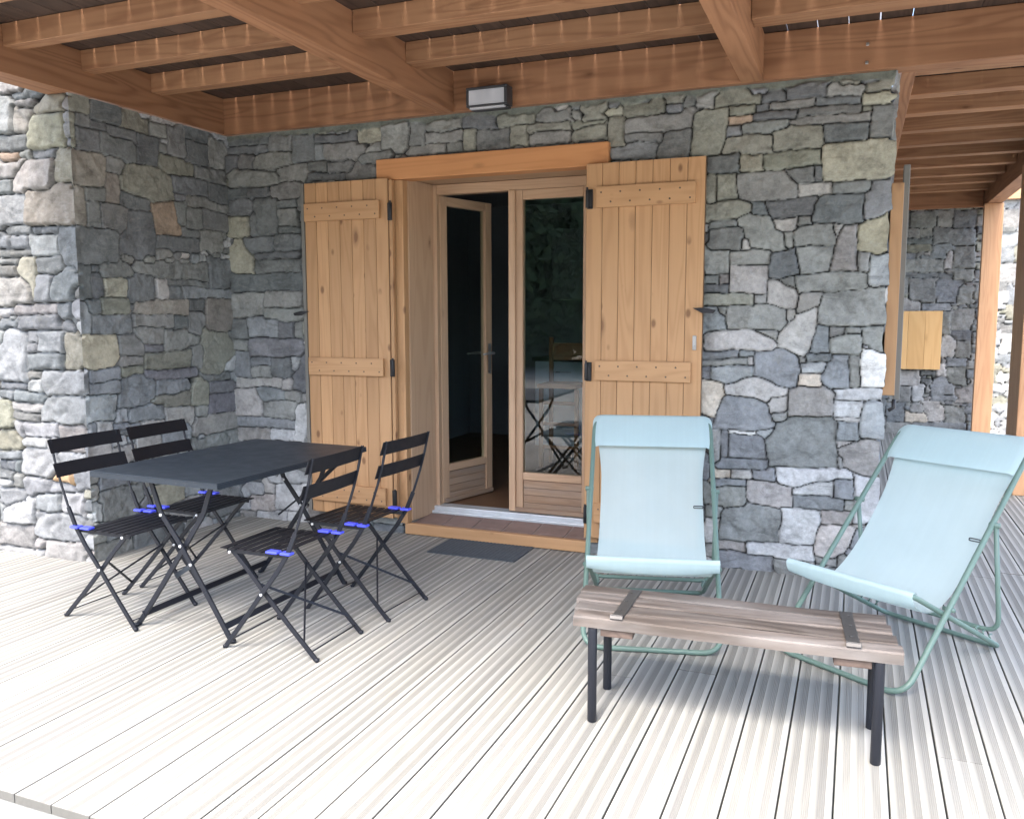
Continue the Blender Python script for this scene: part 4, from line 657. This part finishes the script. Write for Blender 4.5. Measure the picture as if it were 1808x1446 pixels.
# side shutter seen edge-on past the wall corner, and the small shutter on the passage end wall
ss = empty('side_shutter', (.19, 5.3, 1.02), 0, 'narrow orange window shutter seen edge-on past the right corner of the stone wall', 'shutter')
mb = MB(); mb.box((.132, 4.90, 1.02), (.192, 5.6, 2.12), 2, .8); child(mb, 'board_panel', M['shutter'], .003, ss)
mb = MB(); mb.box((.1935, 5.10, .98), (.226, 5.16, 2.24), 2); child(mb, 'edge_strip', M['greyedge'], .004, ss)
mb = MB(); mb.tube([(.19, 4.90, 1.0), (.19, 4.90, .955), (.165, 4.895, .94)], .010, 8); child(mb, 'catch', M['hinge'], 0, ss)
sw = empty('small_shutter', (.66, 11.25, .79), 0, 'small orange three-board shutter, its lit brightness put into the colour, on the end wall of the passage', 'shutter')
mb = MB()
for i in range(3): mb.box((.37 + i * .183, 11.20, .79), (.37 + i * .183 + .181, 11.235, 1.48), 2, random.uniform(1.0, 1.15))
child(mb, 'board_panel', M['bright'], .003, sw)
for z in (.92, 1.32): mb = MB(); mb.box((.39, 11.236, z), (.9, 11.255, z + .09), 0, 1); child(mb, 'batten', M['bright'], .002, sw)
# wall lamp
lp = empty('wall_lamp', (-2.12, 4.8, 2.75), 0, 'rectangular dark grey lamp with a frosted panel on the beam above the door', 'lamp')
mb = MB(); x0, x1, y0, y1, z0, z1 = -2.222, -1.957, 4.755, 4.843, 2.662, 2.788; fw = .014
mb.box((x0, y0, z1 - fw), (x1, y1, z1), 0); mb.box((x0, y0, z0 + .014), (x1, y1, z0 + .014 + .010), 0)
mb.box((x0, y0, z0 + .0245), (x0 + fw, y1, z1 - fw - .0005), 2); mb.box((x1 - .02, y0, z0 + .0245), (x1, y1, z1 - fw - .0005), 2); mb.box((x0 + .02, y0 + .03, z0), (x1 - .01, y1, z0 + .013), 0)
mb.box((x0 + .015, y1 - .02, z0 + .025), (x1 - .021, y1, z1 - .015), 0); child(mb, 'housing', M['lampbody'], .003, lp)
mb = MB(); mb.box((x0 + fw + .0005, y0 + .006, z0 + .025), (x1 - .0205, y0 + .03, z1 - fw - .001), 0); child(mb, 'diffuser', M['frost'], .002, lp)
mb = MB(); mb.box((x0 + .022, y0 + .004, z0 + .001), (x1 - .02, y0 + .029, z0 + .012), 0); child(mb, 'diffuser', M['frost'], .002, lp)
# door mat
mb = MB(); n = 46; mm = 30; vs = []; 
for j in range(mm + 1):
    for i in range(n + 1):
        x = -2.395 + .575 * i / n; y = 4.515 + .325 * j / mm; vs.append((x, y, .008 + .0022 * (i % 2) + .0015 * (j % 2)))
fs = [(j * (n + 1) + i, j * (n + 1) + i + 1, (j + 1) * (n + 1) + i + 1, (j + 1) * (n + 1) + i) for j in range(mm) for i in range(n)]
mb.add(vs, fs); mb.box((-2.397, 4.513, .0015), (-1.818, 4.842, .0075), 0)
tag(mb.build('door_mat', M['mat']), 'dark grey rectangular rubber mat lying below the door sill', 'doormat')

# ---------------------------------------------------------------- bistro table
tb = empty('bistro_table', (-2.83, 3.34, 0), 0, 'rectangular dark slate folding metal table between the four chairs', 'table')
rz = R(2.2)
tx, ty, hx, hy, zt = -2.822, 3.352, .378, .552, .745; RT_ = Matrix.Rotation(R(-2.3), 3, 'Z'); PV = (tx, ty, 0)
mb = MB(); rm = Matrix.Rotation(-R(-2.6) * 0, 3, 'Z')
mb.box((tx - hx, ty - hy, zt - .004), (tx + hx, ty + hy, zt), 1, rot=RT_, piv=PV)
o = child(mb, 'table_top', M['tabletop'], .0015, tb)
mb = MB()
mb.box((tx - hx, ty - hy, zt - .026), (tx + hx, ty - hy + .003, zt - .0045), 0, rot=RT_, piv=PV); mb.box((tx - hx, ty + hy - .003, zt - .026), (tx + hx, ty + hy, zt - .0045), 0, rot=RT_, piv=PV)
mb.box((tx - hx, ty - hy + .0035, zt - .026), (tx - hx + .003, ty + hy - .0035, zt - .0045), 1, rot=RT_, piv=PV); mb.box((tx + hx - .003, ty - hy + .0035, zt - .026), (tx + hx, ty + hy - .0035, zt - .0045), 1, rot=RT_, piv=PV)
child(mb, 'top_rim', M['tabletop'], 0, tb)
Yn, Yf = 2.905, 3.80
def legpath(pts, y, dy=0): return [(x, y + dy * i / (len(pts) - 1), z) for i, (x, z) in enumerate(pts)]
LA = [(-2.525, .006), (-2.66, .215), (-2.80, .43), (-2.90, .56), (-2.955, .712)]
LB = [(-3.085, .006), (-2.93, .21), (-2.785, .41), (-2.67, .57), (-2.615, .712)]
for y in (Yn, Yf):
    for L, dy in ((LA, 0), (LB, .018)):
        mb = MB()
        for a, b in zip(L[:-1], L[1:]): mb.bar((a[0], y + dy, a[1]), (b[0], y + dy, b[1]), .024, .011, up=(0, 1, 0))
        child(mb, 'leg', M['black'], .002, tb)
    for x, z in ((-2.79, .415), (-2.895, .55), (-2.735, .335)): mb = MB(); mb.cyl((x, y - .008, z), (0, 1, 0), .007, .006); child(mb, 'bolt', M['bolt'], 0, tb)
for x, z in ((-2.565, .068), (-3.045, .062)):
    mb = MB(); mb.bar((x, Yn + .008, z), (x, Yf + .01, z), .028, .005, up=(1, 0, .6)); child(mb, 'floor_bar', M['black'], .001, tb)
for x in (-2.955, -2.615):
    mb = MB(); mb.bar((x, ty - hy + .01, zt - .024), (x, ty + hy - .01, zt - .024), .025, .012); child(mb, 'top_rail', M['black'], .002, tb)
mb = MB(); mb.bar((-2.60, 3.92, .66), (-2.74, 3.90, .53), .006, .022, up=(0, 0, 1)); mb.bar((-2.74, 3.90, .53), (-2.99, 3.86, .33), .005, .010, up=(0, 0, 1)); child(mb, 'folding_stay', M['black'], 0, tb)
mb = MB(); mb.bar((-2.735, Yn + .012, .335), (-2.88, Yn + .05, .25), .022, .005, up=(0, 1, 0)); child(mb, 'locking_link', M['tabletop'], 0, tb)
for x in (-2.525, -3.085):
    for y in (Yn, Yf):
        mb = MB(); mb.tube([(x, y + .006, .001), (x, y + .006, .014)], .014, 10); child(mb, 'foot_cap', M['black'], 0, tb)

# ---------------------------------------------------------------- bistro chairs
CHG = 'folding slatted chairs around the dark table'
def make_chair():
    c = empty('bistro_chair', (0, 0, 0))
    def q(mb, n, m, bev=.0015, parent=None):
        o = mb.build(n, m, bevel=bev); o.parent = parent or c; return o
    WU, WL = .188, .172
    up = [(.235, .004), (.13, .135), (.03, .265), (-.055, .37), (-.112, .455), (-.155, .55), (-.195, .66), (-.225, .76), (-.25, .868)]
    lo = [(-.232, .004), (-.10, .135), (.022, .262), (.11, .36), (.19, .44)]
    for s in (-1, 1):
        mb = MB()
        for k, (a, b) in enumerate(zip(up[:-1], up[1:])): mb.bar((a[0], s * WU, a[1]), (b[0], s * WU, b[1]), .020 if k < 5 else .012, .010 if k < 5 else .006, up=(0, 1, 0))
        q(mb, 'back_upright', M['black'])
        mb = MB()
        for a, b in zip(lo[:-1], lo[1:]): mb.bar((a[0], s * WL, a[1]), (b[0], s * WL, b[1]), .020, .010, up=(0, 1, 0))
        q(mb, 'leg', M['black'])
        for x, z in ((.028, .264), (.186, .435)): mb = MB(); mb.cyl((x, s * (WU + .007), z), (0, 1, 0), .0065, .006); q(mb, 'bolt', M['bolt'], 0)
        mb = MB(); mb.bar((-.10, s * (WL + .001), .440), (.215, s * (WL + .001), .436), .018, .009, up=(0, 1, 0)); q(mb, 'seat_rail', M['black'])
        for xx, ln in ((-.108, .052), (-.040, .06)):
            mb = MB(); mb.box((xx - ln / 2, s * WU - .019, .452), (xx + ln / 2, s * WU + .019, .464), 0); q(mb, 'seat_clip', M['blue'], .005)
        mb = MB(); mb.tube([(.235, s * WU, 0), (.238, s * WU, .014)], .010, 8); q(mb, 'foot_cap', M['black'], 0); mb = MB(); mb.tube([(-.232, s * WL, 0), (-.234, s * WL, .014)], .010, 8); q(mb, 'foot_cap', M['black'], 0)
    for i in range(7):
        x = .222 - i * .046; mb = MB(); mb.box((x - .017, -.192, .447), (x + .017, .192, .4515), 1); q(mb, 'seat_slat', M['blackslat'], .001)
    for k, (xa, za, xb, zb) in enumerate(((-.231, .802, -.253, .866), (-.201, .690, -.223, .754))):
        mb = MB(); n = 8; vs = []; 
        for th in (0, 1):
            for (x, z) in ((xa, za), (xb, zb)):
                for i in range(n + 1):
                    y = -.208 + .416 * i / n; bow = -.010 * (1 - (2 * i / n - 1) ** 2); vs.append((x + bow + .009 - th * .003, y, z))
        m_ = n + 1; fs = []
        for i in range(n):
            fs += [(i, i + 1, m_ + i + 1, m_ + i), (2 * m_ + i, 3 * m_ + i, 3 * m_ + i + 1, 2 * m_ + i + 1), (i, 2 * m_ + i, 2 * m_ + i + 1, i + 1), (m_ + i, m_ + i + 1, 3 * m_ + i + 1, 3 * m_ + i)]
        fs += [(0, m_, 3 * m_, 2 * m_), (n, 2 * m_ + n, 3 * m_ + n, m_ + n)]
        mb.add(vs, fs, [(v[1], v[0], v[2]) for v in vs]); q(mb, 'back_slat', M['blackslat'], 0)
    mb = MB(); mb.tube([(.205, -WU, .040), (.205, WU, .040)], .0032, 6); q(mb, 'rung', M['black'], 0)
    mb = MB(); mb.tube([(-.20, -WL, .036), (-.20, WL, .036)], .0032, 6); q(mb, 'rung', M['black'], 0)
    for s in (-1, 1):
        mb = MB(); mb.bar((-.17, -s * WL, .075), (.06 , s * WL, .305), .011, .003, up=(1, 0, -.3)); q(mb, 'brace', M['black'], 0)
    return c
proto = make_chair()
for i, (x, y, rz, lab) in enumerate((
        (-2.285, 3.045, 180, 'dark folding slatted chair on the right of the table, nearest the camera'),
        (-2.235, 3.58, 177, 'dark folding slatted chair between the table and the door, farther one on the right'),
        (-3.272, 3.052, -1, 'dark folding slatted chair left of the table, in front of the stone pier corner'),
        (-3.275, 3.525, 0, 'dark folding slatted chair left of the table, partly hidden behind the table top'))):
    o = proto if i == 0 else copy_tree(proto)
    o.location = (x, y, 0); o.rotation_euler.z = R(rz); tag(o, lab, 'chair', CHG)

# ---------------------------------------------------------------- deck chairs
DW, YT, ZT, KP, YS, ZS, YB, YC, ZC, DB = .595, .923, .906, .65, .061, .386, .793, .682, .116, .563
def make_deckchair():
    c = empty('deck_chair', (0, 0, 0))
    def q(mb, n, m, bev=0, parent=None, smooth=False):
        o = mb.build(n, m, bevel=bev); o.parent = parent or c; return o
    h = DW / 2; r = .0115
    mb = MB(); mb.tube(fillet([(-h, 0, .012), (h, 0, .012), (h, YT, ZT), (-h, YT, ZT)], [.09, .09, .09, .09], True, 7), r, 12, True); q(mb, 'back_frame', M['green'])
    hb = DB / 2
    mb = MB(); mb.tube(fillet([(-hb, YS, ZS), (hb, YS, ZS), (hb - .01, YB, .014), (-hb + .01, YB, .014)], [.035, .035, .06, .06], True, 6), .011, 12, True); q(mb, 'seat_frame', M['green'])
    hp = h + .014
    P = (YT * KP, ZT * KP)
    mb = MB(); mb.tube(fillet([(-hp, P[0], P[1]), (-hp, YC, ZC), (hp, YC, ZC), (hp, P[0], P[1])], .07, False, 6), .010, 10); q(mb, 'rear_prop', M['green'])
    for s in (-1, 1):
        mb = MB(); mb.cyl((s * (h + .008), P[0], P[1]), (1, 0, 0), .011, .040); q(mb, 'pivot_bolt', M['green'])
        mb = MB(); mb.cyl((s * (hb + .012), .30, .291), (1, 0, 0), .009, .045); q(mb, 'pivot_bolt', M['green'])
        for k in (.72, .80, .88):
            y = YS + (YB - YS) * k; z = ZS + (.014 - ZS) * k
            mb = MB(); mb.tube([(s * (hb - .012), y, z + .004), (s * (hb - .022), y + .004, z + .026), (s * (hb - .022), y + .026, z + .026)], .004, 6); q(mb, 'rest_hook', M['green'])
    # sling: profile in (y, z) by arc length, half width by arc length
    fy, fz = YT / math.hypot(YT, ZT), ZT / math.hypot(YT, ZT)
    def bez(t):
        p0 = (YT - .02, ZT - .016); p1 = (.50, .30); p2 = (.25, .145); p3 = (YS - .012, ZS + .006)
        return tuple((1 - t) ** 3 * p0[i] + 3 * (1 - t) ** 2 * t * p1[i] + 3 * (1 - t) * t * t * p2[i] + t ** 3 * p3[i] for i in (0, 1))
    n = 60; nx = 20; vs = []
    prof = [bez(t / n) for t in range(n + 1)]; L = [0]
    for a, b in zip(prof[:-1], prof[1:]): L.append(L[-1] + math.hypot(a[0] - b[0], a[1] - b[1]))
    T = L[-1]
    for i, (y, z) in enumerate(prof):
        u = L[i] / T; 
        hw = .262 - .012 * math.sin(math.pi * min(1, u * 1.1)); hw = hw + (.036 * max(0, 1 - u / .27) ** 1.3)
        for j in range(nx + 1):
            q_ = 2 * j / nx - 1; sag = -.012 * (1 - q_ * q_) * math.sin(math.pi * u); vs.append((hw * q_, y - sag * .3, z + sag))
    fs = [(i * (nx + 1) + j, i * (nx + 1) + j + 1, (i + 1) * (nx + 1) + j + 1, (i + 1) * (nx + 1) + j) for i in range(n) for j in range(nx)]
    mb = MB(); mb.add(vs, fs, smooth=True); q(mb, 'sling', M['sling'])
    # double layer pocket over the top bar
    vs = []; n2 = 20; nx2 = 24; Lh = .225
    for i in range(n2 + 1):
        s = Lh * i / n2
        if s < .028: a = s / .028 * math.pi * .5; off = .0145; y = YT + fy * .0145 * math.cos(a) ; z = ZT + fz * .0145 * math.cos(a); ny, nz = -fz * off * math.sin(a), fy * off * math.sin(a)
        else: y = YT - fy * (s - .028); z = ZT - fz * (s - .028); ny, nz = -fz * .0145, fy * .0145
        cr = .075; dd = max(0, cr - s - .01); hw = h + .010 - (cr - math.sqrt(max(0, cr * cr - dd * dd)))
        if s > .18: hw -= (s - .18) ** 2 * 8
        for j in range(nx2 + 1):
            q_ = 2 * j / nx2 - 1; e = max(0, abs(q_) - .93) / .07
            vs.append((hw * q_, y + ny * (1 - e * .9) , z + nz * (1 - e * .9)))
    fs = [(i * (nx2 + 1) + j, i * (nx2 + 1) + j + 1, (i + 1) * (nx2 + 1) + j + 1, (i + 1) * (nx2 + 1) + j) for i in range(n2) for j in range(nx2)]
    mb = MB(); mb.add(vs, fs, smooth=True); q(mb, 'top_pocket', M['sling2'])
    # front hem rolled round the seat bar
    vs = []; m_ = 14
    for j in range(nx + 1):
        q_ = 2 * j / nx - 1
        for k in range(m_ + 1):
            a = -.5 + (math.pi * 1.5) * k / m_; drop = max(0, k - 9) * .009 * (1 - .35 * q_ * q_)
            rr = .0155
            vs.append((q_ * (hb + .004), YS + math.sin(-a + .6) * rr * 1.0, ZS + math.cos(-a + .6) * rr - drop))
    fs = [(j * (m_ + 1) + k, (j + 1) * (m_ + 1) + k, (j + 1) * (m_ + 1) + k + 1, j * (m_ + 1) + k + 1) for j in range(nx) for k in range(m_)]
    mb = MB(); mb.add(vs, fs, smooth=True); q(mb, 'front_hem', M['sling2'])
    mb = MB(); y, z = prof[int(n * .27)]
    mb.tube(fillet([(.205, y - .006, z + .004), (.25, y - .006, z + .004), (.25, y - .009, z - .006), (.205, y - .009, z - .006)], .003, True, 2), .0022, 6, True); q(mb, 'size_tag', M['hinge'])
    return c
dc = make_deckchair(); dc.location = (-.771, 3.491, 0); dc.rotation_euler.z = .235
tag(dc, 'pale aqua sling deck chair facing the camera in front of the right shutter', 'deck chair', 'aqua deck chairs behind the low bench')
d2 = copy_tree(dc); d2.location = (-.033, 3.561, 0); d2.rotation_euler.z = -.578
tag(d2, 'pale aqua sling deck chair turned sideways at the right edge of the photo', 'deck chair', 'aqua deck chairs behind the low bench')

# ---------------------------------------------------------------- low bench
be = empty('low_bench', (-.37, 2.98, 0), 0, 'low weathered plank bench with round black legs in front of the deck chairs', 'bench')
A = Vector((-.90, 2.79, 0)); B = Vector((.177, 2.845, 0)); ux = (B - A).normalized(); uy = Vector((-ux.y, ux.x, 0)); Lb = (B - A).length
def bp(a, b, z): p = A + ux * a + uy * b; return (p.x, p.y, z)
w = [.072, .075, .085, .09, .054][::-1]; b0 = 0; zt = .382; th = .036
starts = [0, -.004, .01, -.02, .0]; 
for i, wi in enumerate((.088, .092, .098, .094)):
    mb = MB(); s0 = (.0, -.02, -.035, -.045)[i]; s1 = Lb + (.0, -.01, -.02, -.03)[i]; n = 30; vs = []; gc = []; r_ = random.uniform(0, 30)
    for k in range(n + 1):
        a = s0 + (s1 - s0) * k / n
        e0 = .0012 * math.sin(a * 13 + i * 2) + .001 * math.sin(a * 41 + i); e1 = .0012 * math.sin(a * 11 + i * 3) + .001 * math.sin(a * 37 + i * 5); up_ = .002 * math.sin(a * 7 + i * 4)
        sk = random.uniform(-.001, .001)
        ring = [(b0 + .005 + e0, zt + up_ - .004), (b0 + .011 + e0, zt + up_ + .001), (b0 + wi * .5, zt + up_ + .002), (b0 + wi - .011 + e1, zt + up_ + .001), (b0 + wi - .005 + e1, zt + up_ - .004), (b0 + wi - .005 + e1, zt - th), (b0 + .005 + e0, zt - th)]
        for b_, z_ in ring: vs.append(bp(a + sk, b_, z_)); gc.append((a + r_, b_ + r_, z_))
    m_ = 7; fs = [(k * m_ + j, k * m_ + (j + 1) % m_, (k + 1) * m_ + (j + 1) % m_, (k + 1) * m_ + j) for k in range(n) for j in range(m_)] + [tuple(range(m_))[::-1], tuple(n * m_ + j for j in range(m_))]
    mb.add(vs, fs, gc, (1.15, .8, 1.05, .75)[i]); b0 += wi; child(mb, 'plank', M['bench'], 0, be)
for i, a in enumerate((.155, .93)):
    mb = MB(); mb.bar(bp(a, .015, zt - th - .016), bp(a - .01, .35, zt - th - .016), .115, .028); child(mb, 'cross_batten', M['benchdark'], .003, be)
    mb = MB(); mb.bar(bp(a - .0, .035, zt + .0055), bp(a - .012 + (.02 if i == 0 else 0), .345, zt + .0055), .042, .004)
    mb.bar(bp(a, .034, zt + .010), bp(a, .012, zt + .018), .046, .004); mb.bar(bp(a, .011, zt + .017), bp(a, .004, zt + .006), .046, .003)
    for b_ in (.10, .2, .3): mb.cyl(bp(a - .004, b_, zt + .0085), (0, 0, 1), .006, .003)
    child(mb, 'metal_strap', M['plate'], .001, be)
for (x, y) in ((-.830, 2.803), (-.851, 3.08), (.108, 2.862), (.097, 3.115)):
    mb = MB(); mb.tube([(x, y, .001), (x, y, zt - th - .001)], .0165, 18); child(mb, 'leg', M['black'], .001, be)

# ---------------------------------------------------------------- surroundings behind the camera (they show in the glass)
def grove(name, label, spots, seed):
    r = np.random.default_rng(seed); V = []; F = []
    for (x, y, z, rx, rz_, n) in spots:
        d_ = r.normal(size=(n, 3)); d_ /= np.linalg.norm(d_, axis=1)[:, None]; rad = r.uniform(.45, 1, n) ** .5
        lump = 1 + .22 * np.sin(d_[:, 0] * 6 + x) * np.cos(d_[:, 2] * 5 + y)
        c = np.stack([x + d_[:, 0] * rx * rad * lump, y + d_[:, 1] * rx * rad * lump, z + d_[:, 2] * rz_ * rad * lump], 1)
        a = r.normal(size=(n, 3)); a /= np.linalg.norm(a, axis=1)[:, None]; b = np.cross(a, r.normal(size=(n, 3))); b /= np.linalg.norm(b, axis=1)[:, None]; s = r.uniform(.12, .27, n)[:, None]
        o = len(V) * 0 + sum(len(q) for q in V); V.append(np.stack([c - a * s, c - b * s * .6, c + a * s, c + b * s * .6], 1).reshape(-1, 3)); F.append(np.arange(4 * n).reshape(-1, 4) + o)
    v = np.concatenate(V); f = np.concatenate(F); me = bpy.data.meshes.new(name); me.from_pydata(v.tolist(), [], f.tolist()); me.materials.append(M['leaf']); o = bpy.data.objects.new(name, me); COL.objects.link(o); return o
sp = []
rr = random.Random(4)
for i in range(30): x = -42 + i * 2.8 + rr.uniform(-1, 1); big = -20 < x < -3; sp.append((x, -19 - rr.uniform(0, 4), rr.uniform(1.6, 2.6) + big * 1.6, rr.uniform(2.4, 3.6), rr.uniform(2.4, 3.6) + big * 1.8, 5200 if big else 1800)); sp.append((x + 1.3, -23 - rr.uniform(0, 3), 2.4 + big * 1.6, 3.2, 3.2 + big * 1.8, 4200 if big else 700))
tag(grove('far_wood', '', sp, 3), 'dense green wood across the lawn, mirrored in the door glass', 'wood', kind='stuff')
